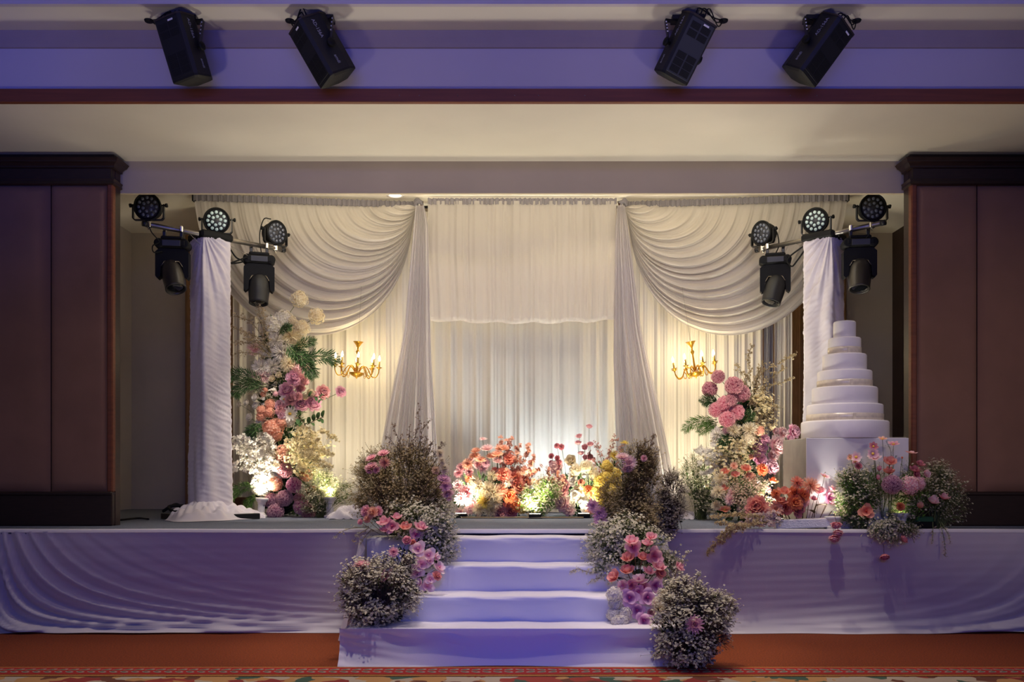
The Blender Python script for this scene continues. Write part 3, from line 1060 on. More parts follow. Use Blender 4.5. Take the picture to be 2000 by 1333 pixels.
def par_light(label, pos, beam, m_lens, group='small round LED lights on the bars'):
    """pos: point on the bar; beam: direction of the light"""
    root = thing('par_light', label, 'light', pos.to_tuple(), group=group)
    beam = beam.normalized()
    root.scale = (0.93, 0.93, 0.93)
    c = Vector((0, 0, 0.178))
    q = (-beam).to_track_quat('Y', 'Z')
    # local: -Y is the beam
    Mh = Matrix.Translation(c) @ q.to_matrix().to_4x4() @ Matrix.Rotation(PI / 2, 4, 'X')   # +Z -> -Y
    yaw = math.atan2(beam.x, -beam.y)
    My = Matrix.Translation((0, 0, 0)) @ Matrix.Rotation(yaw, 4, 'Z')
    prof = [(0.06, -0.145), (0.085, -0.14), (0.105, -0.115), (0.118, -0.07), (0.122, -0.02), (0.128, 0.0), (0.141, 0.012), (0.143, 0.032), (0.137, 0.04), (0.128, 0.034), (0.124, 0.022), (0.0001, 0.022)]
    MB().lathe(prof, 36, Mh).build('housing', M_BLACK, root)
    MB().lathe([(0.118, 0.0225), (0.118, 0.027), (0.0001, 0.027)], 32, Mh).build('face_plate', M_FACE, root)
    fp = root.children[-1] if root.children else None
    fp = [o for o in bpy.data.objects if o.parent == root and o.name.startswith('face_plate')][0]
    pts = [(0.046 * math.cos(PI / 3 * k + 0.3), 0.046 * math.sin(PI / 3 * k + 0.3)) for k in range(6)]
    pts += [(0.092 * math.cos(PI / 6 * k), 0.092 * math.sin(PI / 6 * k)) for k in range(12)]
    lens = MB().lathe([(0.0165, 0.0), (0.018, 0.006), (0.0155, 0.010), (0.009, 0.013), (0.0001, 0.0138)], 10).mesh('lens', m_lens)
    ring = None
    for x, y in pts:
        l = link('lens', lens, fp)
        l.matrix_local = Mh @ Matrix.Translation((x, y, 0.0265))
    # yoke: flat U strap below
    w, zb = 0.158, 0.045
    st = [(-w, 0.205), (-w, zb + 0.02), (-w + 0.02, zb), (w - 0.02, zb), (w, zb + 0.02), (w, 0.205)]
    b = MB()
    for (x0, z0), (x1, z1) in zip(st, st[1:]):
        dx, dz = x1 - x0, z1 - z0
        l = math.hypot(dx, dz)
        nx, nz = -dz / l * 0.006, dx / l * 0.006
        V = [(x0 + nx, -0.017, z0 + nz), (x1 + nx, -0.017, z1 + nz), (x1 - nx, -0.017, z1 - nz), (x0 - nx, -0.017, z0 - nz)]
        V += [(x, 0.017, z) for x, y, z in V]
        b.add(V, [(0, 1, 2, 3), (7, 6, 5, 4), (0, 4, 5, 1), (1, 5, 6, 2), (2, 6, 7, 3), (3, 7, 4, 0)], False, M=My)
    b.build('yoke', M_BLACKM, root)
    for s in (-1, 1):
        k = MB()
        Mk = My @ Matrix.Translation((s * 0.145, 0, 0.195)) @ Matrix.Rotation(s * PI / 2, 4, 'Y')
        k.lathe([(0.008, -0.01), (0.008, 0.028), (0.02, 0.03), (0.022, 0.048), (0.012, 0.052)], 12, Mk)
        k.box((-0.008, -0.03, 0.03), (0.008, 0.03, 0.048), 0.003, M=Mk)
        k.build('knob', M_BLACK, root)
    cl = MB()
    cl.box((-0.03, -0.026, -0.03), (0.03, 0.026, 0.034), 0.008)
    cl.box((-0.012, -0.012, 0.02), (0.012, 0.012, zb + 0.008), 0.003)
    cl.lathe([(0.005, -0.055), (0.005, -0.03), (0.014, -0.03), (0.014, -0.035)], 8)
    cl.build('clamp', M_CHROME, root)
    return root


def on_bar(a, c, px):
    """point of the bar seen at picture column px"""
    lo, hi = 0.0, 1.0
    f = lambda s: 1000 + FPX * a.lerp(c, s).x / a.lerp(c, s).y
    up = f(1) > f(0)
    for _ in range(40):
        m = (lo + hi) / 2
        if (f(m) < px) == up:
            lo = m
        else:
            hi = m
    return a.lerp(c, lo)


par_light('round LED light, outermost on the bar by the dark wall', on_bar(aL, cL, 290), Vector((0.0, -1, -0.10)), M_LENS)
par_light('round LED light in the middle of the bar by the dark wall', on_bar(aL, cL, 424), Vector((0.12, -1, -0.12)), M_LENSC)
par_light('round LED light on the inner end of the bar by the dark wall', on_bar(aL, cL, 538), Vector((1.0, -0.75, -0.08)), M_LENS)
par_light('round LED light, outermost on the bar behind the cake', on_bar(aR, cR, 1703), Vector((0.02, -1, -0.10)), M_LENS)
par_light('round LED light in the middle of the bar behind the cake', on_bar(aR, cR, 1594), Vector((-0.75, -1, -0.18)), M_LENSC)
par_light('round LED light on the inner end of the bar behind the cake', on_bar(aR, cR, 1490), Vector((-1.1, -0.75, -0.12)), M_LENS)


def moving_head(label, pos, yaw, tilt, roll, m_tube):
    root = thing('moving_head_light', label, 'light', pos.to_tuple(), group='moving head lights under the bars')
    root.scale = (0.94, 0.94, 0.94)
    tilt = -tilt
    My = Matrix.Rotation(yaw, 4, 'Z')
    b = MB()
    b.box((-0.15, -0.09, -0.21), (0.15, 0.09, -0.115), 0.025, M=My)
    b.box((-0.11, -0.07, -0.125), (0.11, 0.07, -0.085), 0.012, M=My)
    for s in (-1, 1):
        b.lathe([(0.035, -0.085), (0.05, -0.08), (0.05, 0.08), (0.035, 0.085)], 14, My @ Matrix.Translation((s * 0.125, 0, -0.165)) @ Matrix.Rotation(PI / 2, 4, 'X'))
    b.build('base', M_BLACK, root)
    MB().box((-0.09, -0.094, -0.195), (0.09, -0.088, -0.135), 0.002, M=My).build('control_panel', M_FACE, root)
    for s in (-1, 1):
        c = MB()
        c.box((s * 0.085 - 0.016, -0.02, -0.095), (s * 0.085 + 0.016, 0.02, -0.02), 0.004, M=My)
        c.build('bracket', M_BLACKM, root)
        c = MB().box((s * 0.085 - 0.018, -0.036, -0.036), (s * 0.085 + 0.018, 0.036, 0.034), 0.01, M=My)
        c.build('clamp', M_CHROME, root)
    y = MB()
    poly = [(-0.165, -0.25), (-0.125, -0.215), (0.125, -0.215), (0.165, -0.25), (0.165, -0.50), (0.145, -0.525), (0.115, -0.50), (0.108, -0.40), (0.075, -0.345), (-0.075, -0.345), (-0.108, -0.40), (-0.115, -0.50), (-0.145, -0.525), (-0.165, -0.50)]
    n = len(poly)
    V = [(x, -0.06, z) for x, z in poly] + [(x, 0.06, z) for x, z in poly]
    F = [(i, n + i, n + (i + 1) % n, (i + 1) % n) for i in range(n)]
    F += [(0, 1, 2, 3), (0, 3, 8, 9), (0, 9, 10), (0, 10, 11, 13), (11, 12, 13), (3, 4, 7, 8), (4, 5, 6), (4, 6, 7)]
    F += [(3 + n, 2 + n, 1 + n, n), (9 + n, 8 + n, 3 + n, n), (10 + n, 9 + n, n), (13 + n, 11 + n, 10 + n, n), (13 + n, 12 + n, 11 + n), (8 + n, 7 + n, 4 + n, 3 + n), (6 + n, 5 + n, 4 + n), (7 + n, 6 + n, 4 + n)]
    y.add(V, F, False, M=My)
    y.build('yoke', M_BLACK, root)
    edge = MB()  # pale metal tubes stand in for the highlight along the yoke rim
    for (x0, z0), (x1, z1) in zip([(-0.105, -0.40), (-0.074, -0.348), (0.074, -0.348)], [(-0.074, -0.348), (0.074, -0.348), (0.105, -0.40)]):
        edge.tube([My @ Vector((x0, -0.062, z0)), My @ Vector((x1, -0.062, z1))], 0.0035, 6)
    edge.build('yoke_highlight', mat('edge_highlight', 0xa89c86, 0.35, metal=0.8), root)
    Mh = My @ Matrix.Translation((0, -0.01, -0.455)) @ Matrix.Rotation(roll, 4, 'Y') @ Matrix.Rotation(tilt, 4, 'X') @ Matrix.Rotation(PI, 4, 'X')
    h = MB().lathe([(0.03, -0.125), (0.075, -0.12), (0.100, -0.09), (0.112, -0.03), (0.114, 0.06), (0.110, 0.12), (0.104, 0.19), (0.106, 0.205), (0.096, 0.21), (0.088, 0.20), (0.086, 0.185), (0.0001, 0.185)], 32, Mh)
    h.build('head', m_tube, root)
    hd = [o for o in bpy.data.objects if o.parent == root and o.name.startswith('head')][0]
    MB().lathe([(0.086, 0.186), (0.075, 0.194), (0.04, 0.20), (0.0001, 0.202)], 24, Mh).build('lens', M_GLASS, hd)
    for s in (-1, 1):
        MB().lathe([(0.03, -0.006), (0.034, 0.0), (0.034, 0.012), (0.02, 0.016)], 14, My @ Matrix.Translation((s * 0.112, 0, -0.455)) @ Matrix.Rotation(s * -PI / 2, 4, 'Y')).build('pivot', M_BLACKM, root)
    return root


M_TUBE = mat('bronze_black_tube', 0x3c3833, 0.35, metal=0.4)
M_TUBE2 = mat('matt_black_tube', 0x1b1b1e, 0.45)
moving_head('moving head light hanging nearest the dark wall with its bronze barrel turned down', on_bar(aL, cL, 338), 0.15, R(22), R(-14), M_TUBE)
moving_head('moving head light hanging over the white pompoms, barrel straight down', on_bar(aL, cL, 506), 0.30, R(12), R(2), M_TUBE2)
moving_head('moving head light hanging above the cake, bronze barrel turned down', on_bar(aR, cR, 1678), -0.15, R(18), R(4), M_TUBE)
moving_head('moving head light hanging in front of the curtain swag near the cake', on_bar(aR, cR, 1514), -0.25, R(15), R(14), M_TUBE2)


def cable(name, label, pts, r=0.006, m=None, cat='cable', group=None):
    pts = [Vector(p) for p in pts]
    o = MB().tube(catmull([p - pts[0] for p in pts], 7), r, 6).build(name, m or M_BLACK)
    o.location = pts[0]
    return tag(o, label, cat, group)


def dn(p, z, dx=0.0):
    return p + Vector((dx, -0.02, z))


cable('power_cable', 'black cable looping down by the outermost LED light at the dark wall', [dn(on_bar(aL, cL, 290), 0.06), dn(on_bar(aL, cL, 296), -0.06), dn(on_bar(aL, cL, 312), -0.15), dn(on_bar(aL, cL, 300), -0.2), dn(on_bar(aL, cL, 302), -0.26), dn(on_bar(aL, cL, 318), -0.24)])
cable('power_cable', 'black cable looping up behind the inner LED light over the white pompoms', [dn(on_bar(aL, cL, 512), -0.10), dn(on_bar(aL, cL, 508), 0.1), dn(on_bar(aL, cL, 516), 0.28), dn(on_bar(aL, cL, 530), 0.3)])
cable('power_cable', 'black cables tangled between the draped column top and the moving head over the pompoms', [dn(on_bar(aL, cL, 450), -0.09), dn(on_bar(aL, cL, 462), -0.17), dn(on_bar(aL, cL, 476), -0.2), dn(on_bar(aL, cL, 452), -0.24), dn(on_bar(aL, cL, 490), -0.13)], 0.009)
cable('power_cable', 'black cable looping between the draped column top and the moving head at the right swag', [dn(on_bar(aR, cR, 1572), -0.10), dn(on_bar(aR, cR, 1556), -0.2), dn(on_bar(aR, cR, 1545), -0.25), dn(on_bar(aR, cR, 1538), -0.16), dn(on_bar(aR, cR, 1570), -0.06)], 0.008)
cable('power_cable', 'black cables beside the inner LED light on the bar behind the cake', [dn(on_bar(aR, cR, 1505), 0.2), dn(on_bar(aR, cR, 1516), 0.14), dn(on_bar(aR, cR, 1520), 0.0), dn(on_bar(aR, cR, 1512), -0.1)], 0.006)
cable('power_cable', 'black cables dropping from the outermost LED light above the cake', [dn(on_bar(aR, cR, 1703), 0.1), dn(on_bar(aR, cR, 1698), 0.0), dn(on_bar(aR, cR, 1694), -0.1), dn(on_bar(aR, cR, 1682), -0.12)], 0.006)
cable('safety_wire', 'thin steel wire stayed under the bar beside the dark wall', [dn(on_bar(aL, cL, 372), -0.02), dn(on_bar(aL, cL, 395), -0.12)], 0.003, M_STEEL, 'wire')
cable('safety_wire', 'thin steel wire stayed under the inner half of the bar over the pompoms', [dn(on_bar(aL, cL, 450), -0.06), dn(on_bar(aL, cL, 490), -0.14)], 0.003, M_STEEL, 'wire')
cable('safety_wire', 'thin steel wire stayed under the bar behind the cake', [dn(on_bar(aR, cR, 1552), -0.02), dn(on_bar(aR, cR, 1572), -0.08)], 0.003, M_STEEL, 'wire')


# ------------------------------------------------------------------ loudspeakers under the upper soffit
M_SPK = mat('speaker_black', 0x121216, 0.6, bump=0.2, bscale=500)
M_SPKG = mat('speaker_grey', 0x303238, 0.6, bump=0.2, bscale=500)
M_PRINT = mat('grey_print', 0x9a9aa4, 0.6)
M_VENT = mat('vent_black', 0x08080a, 0.7)


def text(body, size, M, parent, name='lettering'):
    cu = bpy.data.curves.new(name, 'FONT')
    cu.body = body
    cu.size = size
    cu.extrude = 0.0006
    cu.align_x = 'CENTER'
    cu.align_y = 'CENTER'
    cu.materials.append(M_PRINT)
    tmp = bpy.data.objects.new(name, cu)
    COL.objects.link(tmp)
    dg = bpy.context.evaluated_depsgraph_get()
    me = bpy.data.meshes.new_from_object(tmp.evaluated_get(dg))
    bpy.data.objects.remove(tmp)
    me.materials.clear()
    me.materials.append(M_PRINT)
    o = link(name, me, parent)
    o.matrix_local = M
    return o


def speaker(label, px, py, side, yaw, roll, tilt, hole, m_front):
    """side: +1 the lettered side faces right, -1 left; yaw, roll, tilt in degrees"""
    Y = 6.72
    c = W(px, py, Y)
    root = thing('loudspeaker', label, 'speaker', c.to_tuple(), group='loudspeakers hung under the upper soffit')
    w, d, L = 0.115, 0.115, 0.205
    M = Matrix.Rotation(R(roll), 4, 'Y') @ Matrix.Rotation(R(tilt), 4, 'X') @ Matrix.Rotation(R(yaw), 4, 'Z')
    out = [(-w, -d + 0.02), (-w + 0.02, -d), (w - 0.02, -d), (w, -d + 0.02), (w, 0.06), (0.07, d + 0.02), (-0.07, d + 0.02), (-w, 0.06)]
    MB().prism(out, -L, L, M=M).build('cabinet', M_SPK, root)
    MB().box((-w + 0.018, -d - 0.003, -L + 0.008), (w - 0.018, -d + 0.002, L - 0.008), 0.002, M=M).build('vented_panel', m_front, root)
    vp = [o for o in bpy.data.objects if o.parent == root and o.name.startswith('vented_panel')][0]
    vent = MB()
    for r_ in range(5):
        vent.box((-0.036, -0.0015, -0.017 + r_ * 0.0085), (0.036, 0.0015, -0.012 + r_ * 0.0085))
    vent.box((-0.037, -0.0005, -0.019), (0.037, 0.0005, 0.027))
    vm = vent.mesh('vent', M_VENT)
    for z in (-L + 0.04, -L + 0.09, -L + 0.14, L - 0.06, L - 0.115):
        for x in (-0.043, 0.043):
            o = link('vent', vm, vp)
            o.matrix_local = M @ Matrix.Translation((x, -d - 0.0035, z))
    MB().box((0.01, -d - 0.005, L - 0.03), (0.055, -d - 0.002, L - 0.018), 0.001, M=M).build('white_sticker', M_WHITEP, vp)
    # cap plates at both ends
    cap = [(x * 1.03, y * 1.03) for x, y in out]
    MB().prism(cap, L, L + 0.012, M=M).build('rear_plate', mat('speaker_brown', 0x2b2220, 0.55), root)
    # convex grille at the mouth
    g = MB()
    V, F = [], []
    NN = len(out)
    for k, (s, z) in enumerate(((1.0, -L), (0.98, -L - 0.014), (0.8, -L - 0.024), (0.01, -L - 0.03))):
        V += [(x * s, y * s, z) for x, y in out]
    for k in range(3):
        for i in range(NN):
            a, b_ = k * NN + i, k * NN + (i + 1) % NN
            F.append((a, b_, b_ + NN, a + NN))
    g.add(V, F, False, M=M)
    g.build('grille', M_VENT, root)
    # lettering along the side
    Rt = Matrix(((0, 0, side, side * (w + 0.001)), (0, 0, 0, 0), (0, 0, 0, 0), (0, 0, 0, 1)))
    # text x axis runs along the body, y axis across the side face
    if side > 0:
        T = Matrix(((0, 0, 1, w + 0.001), (0, 1, 0, -0.02), (-1, 0, 0, 0), (0, 0, 0, 1)))
    else:
        T = Matrix(((0, 0, -1, -w - 0.001), (0, 1, 0, -0.02), (1, 0, 0, 0), (0, 0, 0, 1)))
    shift = Matrix.Translation((0, 0, 0.11))
    text('AD-156A', 0.036, M @ shift @ T, root, 'model_lettering')
    T2 = T.copy()
    T2[1][3] = 0.0
    text('amdi', 0.034, M @ Matrix.Translation((0, 0, -0.13)) @ T2, root, 'maker_lettering')
    # mounting bracket: strap under the soffit, arms with holes to the pivots
    zc = ZU - c.z
    pv = [M @ Vector((s * (w + 0.012), 0.0, -0.02)) for s in (-1, 1)]
    near = pv[1] if side > 0 else pv[0]
    far = pv[0] if side > 0 else pv[1]
    xo = near.x + side * 0.02
    topn = Vector((xo, near.y + 0.02, zc - 0.05))
    topf = Vector((lerp(xo, far.x, 0.85), far.y + 0.05, zc - 0.015))
    b = MB()

    def strap(p, q, wd=0.022, th=0.004):
        dr = (q - p).normalized()
        sd = Vector((0, 1, 0))
        up = dr.cross(sd).normalized()
        V = []
        for e in (p, q):
            for s1, s2 in ((-1, -1), (1, -1), (1, 1), (-1, 1)):
                V.append(e + sd * wd * s1 + up * th * s2)
        b.add(V, [(0, 3, 2, 1), (4, 5, 6, 7), (0, 1, 5, 4), (1, 2, 6, 5), (2, 3, 7, 6), (3, 0, 4, 7)], False)
    strap(near, topn)
    strap(topn, topf)
    strap(topf, far + Vector((0, 0.06, 0)))
    mid = topn.lerp(topf, 0.5)
    b.box((mid.x - 0.05, mid.y - 0.05, mid.z), (mid.x + 0.05, mid.y + 0.05, zc), 0.004)
    b.build('bracket', M_BLACKM, root)
    br = [o for o in bpy.data.objects if o.parent == root and o.name.startswith('bracket')][0]
    for k in range(4):
        p = near.lerp(topn, 0.45 + 0.14 * k)
        MB().lathe([(0.0055, 0), (0.0055, 0.002), (0.0001, 0.002)], 8, Matrix.Translation(p + Vector((0, -0.0225, 0))) @ Matrix.Rotation(PI / 2, 4, 'X')).build('hole', M_WHITEP if side < 0 else M_PRINT, br)
    for s, p in ((-1, pv[0]), (1, pv[1])):
        MB().lathe([(0.012, -0.02), (0.012, 0.01), (0.03, 0.012), (0.032, 0.03), (0.02, 0.036)], 12, Matrix.Translation(p) @ (M.to_3x3().to_4x4()) @ Matrix.Rotation(s * PI / 2, 4, 'Y')).build('knob', M_BLACK, root)
    # cables to the hole in the soffit
    H = W(hole[0], hole[1], 6.80) - c
    H.z = zc
    top = M @ Vector((0, 0, L + 0.012))
    MB().lathe([(0.03, -0.012), (0.034, -0.004), (0.034, 0.0)], 14, Matrix.Translation(H)).build('cable_grommet', M_BLACK, root)
    for j in range(3):
        s0 = M @ Vector((-0.03 + 0.035 * j, 0.0, L + 0.01))
        s1 = M @ Vector((-0.03 + 0.035 * j, 0.0, L + 0.07 + 0.015 * j))
        md = s1.lerp(H, 0.55) + Vector((0, -0.02, -0.03 - 0.03 * j))
        MB().tube(catmull([s0, s1, md, H], 8), 0.0045, 6).build('cable', M_BLACK, root)
    p = M @ Vector((0.0, -0.05, L + 0.012))
    MB().box((p.x - 0.022, p.y - 0.015, p.z), (p.x + 0.022, p.y + 0.015, p.z + 0.03), 0.006).build('terminal', M_BLACK, root)
    return root


speaker('black loudspeaker hung under the soffit, the one tilted least and closest to the dark corner', 361, 97, 1, -22, -14, 12, (291, 28), M_SPK)
speaker('black loudspeaker hung steeply tilted, lettered side outward, beside the least tilted one', 629, 98, 1, -58, -30, 10, (566, 24), M_SPK)
speaker('charcoal loudspeaker hung under the soffit with a white sticker and grey vented face', 1336, 94, -1, 24, 27, 20, (1413, 26), M_SPKG)
speaker('black loudspeaker hung steeply tilted on the side of the cake', 1597, 97, -1, 42, 36, 12, (1673, 22), M_SPK)


# ------------------------------------------------------------------ chandeliers
M_BULB = mat('flame_bulb', 0xfff3d0, 0.3, emit=(1.0, 0.86, 0.55), estr=18)
M_CANDLE = mat('ivory_gold_candle', 0xd9b65a, 0.45, metal=0.2)


def chandelier(label, px, py, Y, tilt):
    top = W(px, py, Y)
    root = thing('chandelier', label, 'chandelier', top.to_tuple(), (0, tilt, 0), 'gold candle chandeliers')
    MB().lathe([(0.012, -0.075), (0.014, -0.055), (0.022, -0.05), (0.02, -0.04), (0.035, -0.02), (0.05, 0.0), (0.058, 0.006), (0.03, 0.008)], 20).build('cup', M_GOLD, root)
    MB().lathe([(0.0105, -0.32), (0.016, -0.30), (0.011, -0.24), (0.010, -0.14), (0.018, -0.125), (0.024, -0.11), (0.018, -0.095), (0.01, -0.085), (0.012, -0.07)], 16).build('column', M_GOLD, root)
    MB().lathe([(0.0001, -0.405), (0.008, -0.40), (0.008, -0.39), (0.035, -0.382), (0.065, -0.365), (0.078, -0.345), (0.08, -0.338), (0.05, -0.335), (0.02, -0.325)], 24).build('bowl', M_GOLD, root)
    arm_c = catmull([(0.02, 0, -0.335), (0.05, 0, -0.285), (0.09, 0, -0.265), (0.125, 0, -0.30), (0.16, 0, -0.365), (0.205, 0, -0.375), (0.235, 0, -0.33), (0.24, 0, -0.285)], 6)
    am = MB().tube(arm_c, 0.006, 7)
    am.tube(catmull([(0.13, 0, -0.31), (0.11, 0, -0.35), (0.12, 0, -0.385), (0.14, 0, -0.38), (0.14, 0, -0.36)], 5), 0.003, 5)
    am = am.mesh('arm', M_GOLD)
    pan = MB().lathe([(0.008, -0.29), (0.012, -0.275), (0.03, -0.268), (0.036, -0.262), (0.01, -0.264)], 14).mesh('drip_pan', M_GOLD)
    can = MB().lathe([(0.0095, -0.264), (0.0095, -0.195), (0.006, -0.194)], 10).mesh('candle', M_CANDLE)
    bulb = MB().lathe([(0.004, -0.195), (0.011, -0.18), (0.0125, -0.168), (0.008, -0.148), (0.0001, -0.128)], 10).mesh('bulb', M_BULB)
    for k in range(8):
        a = link('arm', am, root)
        a.rotation_euler = (0, 0, 2 * PI * k / 8 + 0.2)
        for nm, me in (('drip_pan', pan), ('candle', can), ('bulb', bulb)):
            o = link(nm, me, a)
            o.location = (0.24, 0, 0)
            if (k == 6 and nm == 'bulb' and px < 1000):
                o.location.z = -0.004
    MB().tube([(0, 0, 0.0), (0, 0, 0.62)], 0.0015, 5).build('hanging_wire', M_STEEL, root)
    l = lamp('candle_glow', 'POINT', (0, 0.10, -0.11), None, 14, (1.0, 0.82, 0.46), 0.10)
    l.parent = root
    return root


chandelier('gold candle chandelier with lit bulbs hanging beside the white pompom flowers', 700, 669, 10.2, R(3))
chandelier('gold candle chandelier with lit bulbs hanging askew near the cake', 1349, 669, 10.2, R(-9))


# ------------------------------------------------------------------ cake on its stand
ys0, ys1 = 7.73, 8.40
x0, x1 = W(1575, 0, ys0).x, W(1775, 0, ys0).x
zst = W(0, 856, ys0).z
st = thing('cake_stand', 'square white plinth under the tall white cake', 'stand', ((x0 + x1) / 2, (ys0 + ys1) / 2, SZ))
o = st.location
MB().box((x0 - o.x, ys0 - o.y, 0), (x1 - o.x, ys0 + 0.014 - o.y, zst - SZ), 0.003).build('front_panel', M_STAND, st)
MB().box((x0 - o.x + 0.001, ys0 + 0.014 - o.y, 0), (x0 + 0.014 - o.x, ys1 - o.y, zst - SZ), 0.002).build('side_panel', M_STAND2, st)
MB().box((x1 - 0.014 - o.x, ys0 + 0.014 - o.y, 0), (x1 - o.x - 0.001, ys1 - o.y, zst - SZ), 0.002).build('side_panel', mat('red_brown_edge', 0x7c4a34, 0.6), st)
MB().box((x0 + 0.014 - o.x, ys1 - 0.014 - o.y, 0), (x1 - 0.014 - o.x, ys1 - o.y, zst - SZ), 0.002).build('back_panel', M_STAND2, st)
MB().box((x0 + 0.004 - o.x, ys0 + 0.004 - o.y, zst - SZ - 0.012), (x1 - 0.004 - o.x, ys1 - 0.004 - o.y, zst - SZ + 0.002), 0.002).build('top_panel', M_STAND2, st)

yc = 8.065
xc = W(1649.5, 0, yc).x
ck = thing('wedding_cake', 'seven-tier white cake with champagne ribbons on a white plinth', 'cake', (xc, yc, zst + 0.002))
sc_ = yc / FPX
tiers = [(1568, 1731, 854, 820, 0), (1578, 1720, 820, 788, 1), (1589, 1711, 788, 755, 0), (1598, 1700, 755, 723, 1), (1608, 1690, 723, 691, 0), (1618, 1679, 691, 659, 1), (1625.5, 1667.5, 659, 627, 0)]
zb_ = 0.0
for (l_, r_, yb_, yt_, rib) in tiers:
    rd = (r_ - l_) / 2 * sc_
    h_ = (yb_ - yt_) * sc_ * 1.012
    zt_ = zb_ + h_
    prof = [(rd - 0.004, zb_), (rd, zb_ + 0.006), (rd, zt_ - 0.016), (rd - 0.003, zt_ - 0.007), (rd - 0.009, zt_ - 0.002), (rd - 0.018, zt_), (0.0001, zt_)]
    MB().lathe(prof, 64).build('tier', M_CAKE, ck)
    if rib:
        rb = MB().lathe([(rd + 0.0005, zb_ + 0.002), (rd + 0.0035, zb_ + 0.003), (rd + 0.0035, zb_ + 0.058), (rd + 0.0005, zb_ + 0.059)], 64, cap=False)
        rb.box((-0.012 - rd * 0.1, -rd - 0.007, zb_ + 0.004), (0.012 - rd * 0.1, -rd * 0.985, zb_ + 0.056), 0.003)
        rb.build('ribbon', M_RIBBON, ck)
    zb_ = zt_
MB().box((-0.40, -0.33, -0.002), (0.40, 0.33, 0.004), 0.001).build('cake_board', M_STAND2, ck)


# ------------------------------------------------------------------ small lamps on the stage
M_GLOW = mat('lamp_glow', 0xfff3da, 0.4, emit=(1.0, 0.88, 0.62), estr=14)


def pedestal(label, px, ytop, ybot, Y, tilt, power, color, aim):
    base = W(px, ybot, Y)
    base.z = SZ
    H = (ybot - ytop) * Y / FPX
    root = thing('uplight_pedestal', label, 'lamp', base.to_tuple(), (0, tilt, 0), 'small white column uplights')
    MB().box((-0.055, -0.055, 0), (0.055, 0.055, 0.03), 0.006).build('foot', M_WHITEP, root)
    MB().lathe([(0.046, 0.03), (0.048, 0.04), (0.04, 0.05), (0.034, 0.06), (0.034, H - 0.075), (0.04, H - 0.07), (0.042, H - 0.058), (0.038, H - 0.054), (0.05, H - 0.04), (0.066, H - 0.02), (0.068, H - 0.004), (0.06, H), (0.052, H - 0.008)], 28).build('shaft', M_WHITEP, root)
    fl = MB()
    for k in range(12):
        a = 2 * PI * k / 12
        fl.tube([(0.034 * math.cos(a), 0.034 * math.sin(a), 0.062), (0.034 * math.cos(a), 0.034 * math.sin(a), H - 0.078)], 0.004, 5)
    stuff(fl.build('flutes', M_WHITEP, root))
    MB().lathe([(0.055, H - 0.008), (0.0001, H - 0.006)], 20, cap=False).build('bulb', M_GLOW, root)
    l = lamp('pedestal_beam', 'SPOT', (base.x, base.y, SZ + H + 0.004), (base.x + aim[0], base.y + aim[1], SZ + 1.5), power, color, 0.03, spot=115, blend=0.8)
    return root


pedestal('small white column uplight standing at the foot of the pompom column, dark wall side', 509, 972, 1011, 9.62, R(4), 120, (1.0, 0.93, 0.80), (0.12, 0.30))
pedestal('small white column uplight beside the pink pompoms, step side', 645, 970, 1011, 9.62, R(-1), 110, (1.0, 0.87, 0.52), (-0.22, 0.30))
pedestal('small white column uplight at the foot of the pink flower column by the steps', 1368, 977, 1011, 9.45, R(2), 120, (1.0, 0.97, 0.86), (0.22, -0.1))
pedestal('small white column uplight beside the foam block under the cake', 1626, 1004, 1030, 7.60, R(0), 10, (1.0, 0.96, 0.92), (-0.25, 0.0))
pedestal('small white column uplight half hidden in the flowers before the cake', 1760, 1001, 1034, 7.62, R(0), 16, (1.0, 0.85, 0.42), (0.05, 0.03))


def flood(label, px, Y, power, color, aim):
    p = W(px, 0, Y)
    root = thing('floor_flood', label, 'lamp', (p.x, Y, SZ), group='flat black floor floods in the flower bed')
    MB().box((-0.065, -0.03, 0.012), (0.065, 0.03, 0.05), 0.008).build('housing', M_BLACK, root)
    MB().box((-0.055, -0.022, 0.049), (0.055, 0.022, 0.053), 0.001).build('lens', M_GLOW, root)
    MB().box((-0.075, -0.012, 0), (0.075, 0.012, 0.014), 0.003).build('foot', M_BLACKM, root)
    lamp('flood_beam', 'SPOT', (p.x, Y, SZ + 0.06), (p.x + aim[0], Y + aim[1], SZ + 1.0), power, color, 0.03, spot=120, blend=0.8)
    return root


flood('flat black floor flood before the peach flowers, step side', 900, 9.52, 55, (1.0, 0.90, 0.70), (0.05, 0.35))
flood('flat black floor flood in the middle of the low flower bed', 1045, 9.42, 120, (1.0, 0.90, 0.62), (-0.22, 0.40))
flood('flat black floor flood before the yellow flowers', 1140, 9.52, 55, (1.0, 0.88, 0.55), (0.05, 0.35))

flood('flat black floor flood hidden behind the foam block by the cake plinth', 1528, 8.45, 85, (1.0, 0.95, 0.84), (-0.22, 0.02))

# foam block, tray, cloth heaps, cables, box
p = W(1572, 1022, 7.62)
o = tag(MB().box((-0.235, -0.05, 0), (0.235, 0.05, 0.075), 0.006).build('foam_block', M_STYRO), 'white foam block holding coral flower stems at the stage edge', 'block')
o.location = (p.x, 7.64, SZ + 0.012)
o.rotation_euler = (0, R(-2.4), R(-6))
tr_ = thing('flower_tray', 'black plastic tray with green foam at the stage edge before the dark wall', 'tray', (W(1803, 0, 7.66).x, 7.66, SZ))
MB().box((-0.085, -0.05, 0), (0.085, 0.05, 0.065), 0.006).build('tray', M_BLACK, tr_)
MB().box((-0.075, -0.042, 0.05), (0.075, 0.042, 0.105), 0.012).build('wet_foam', mat('green_foam', 0x2f5a3a, 0.9, bump=0.6, bscale=120), tr_)


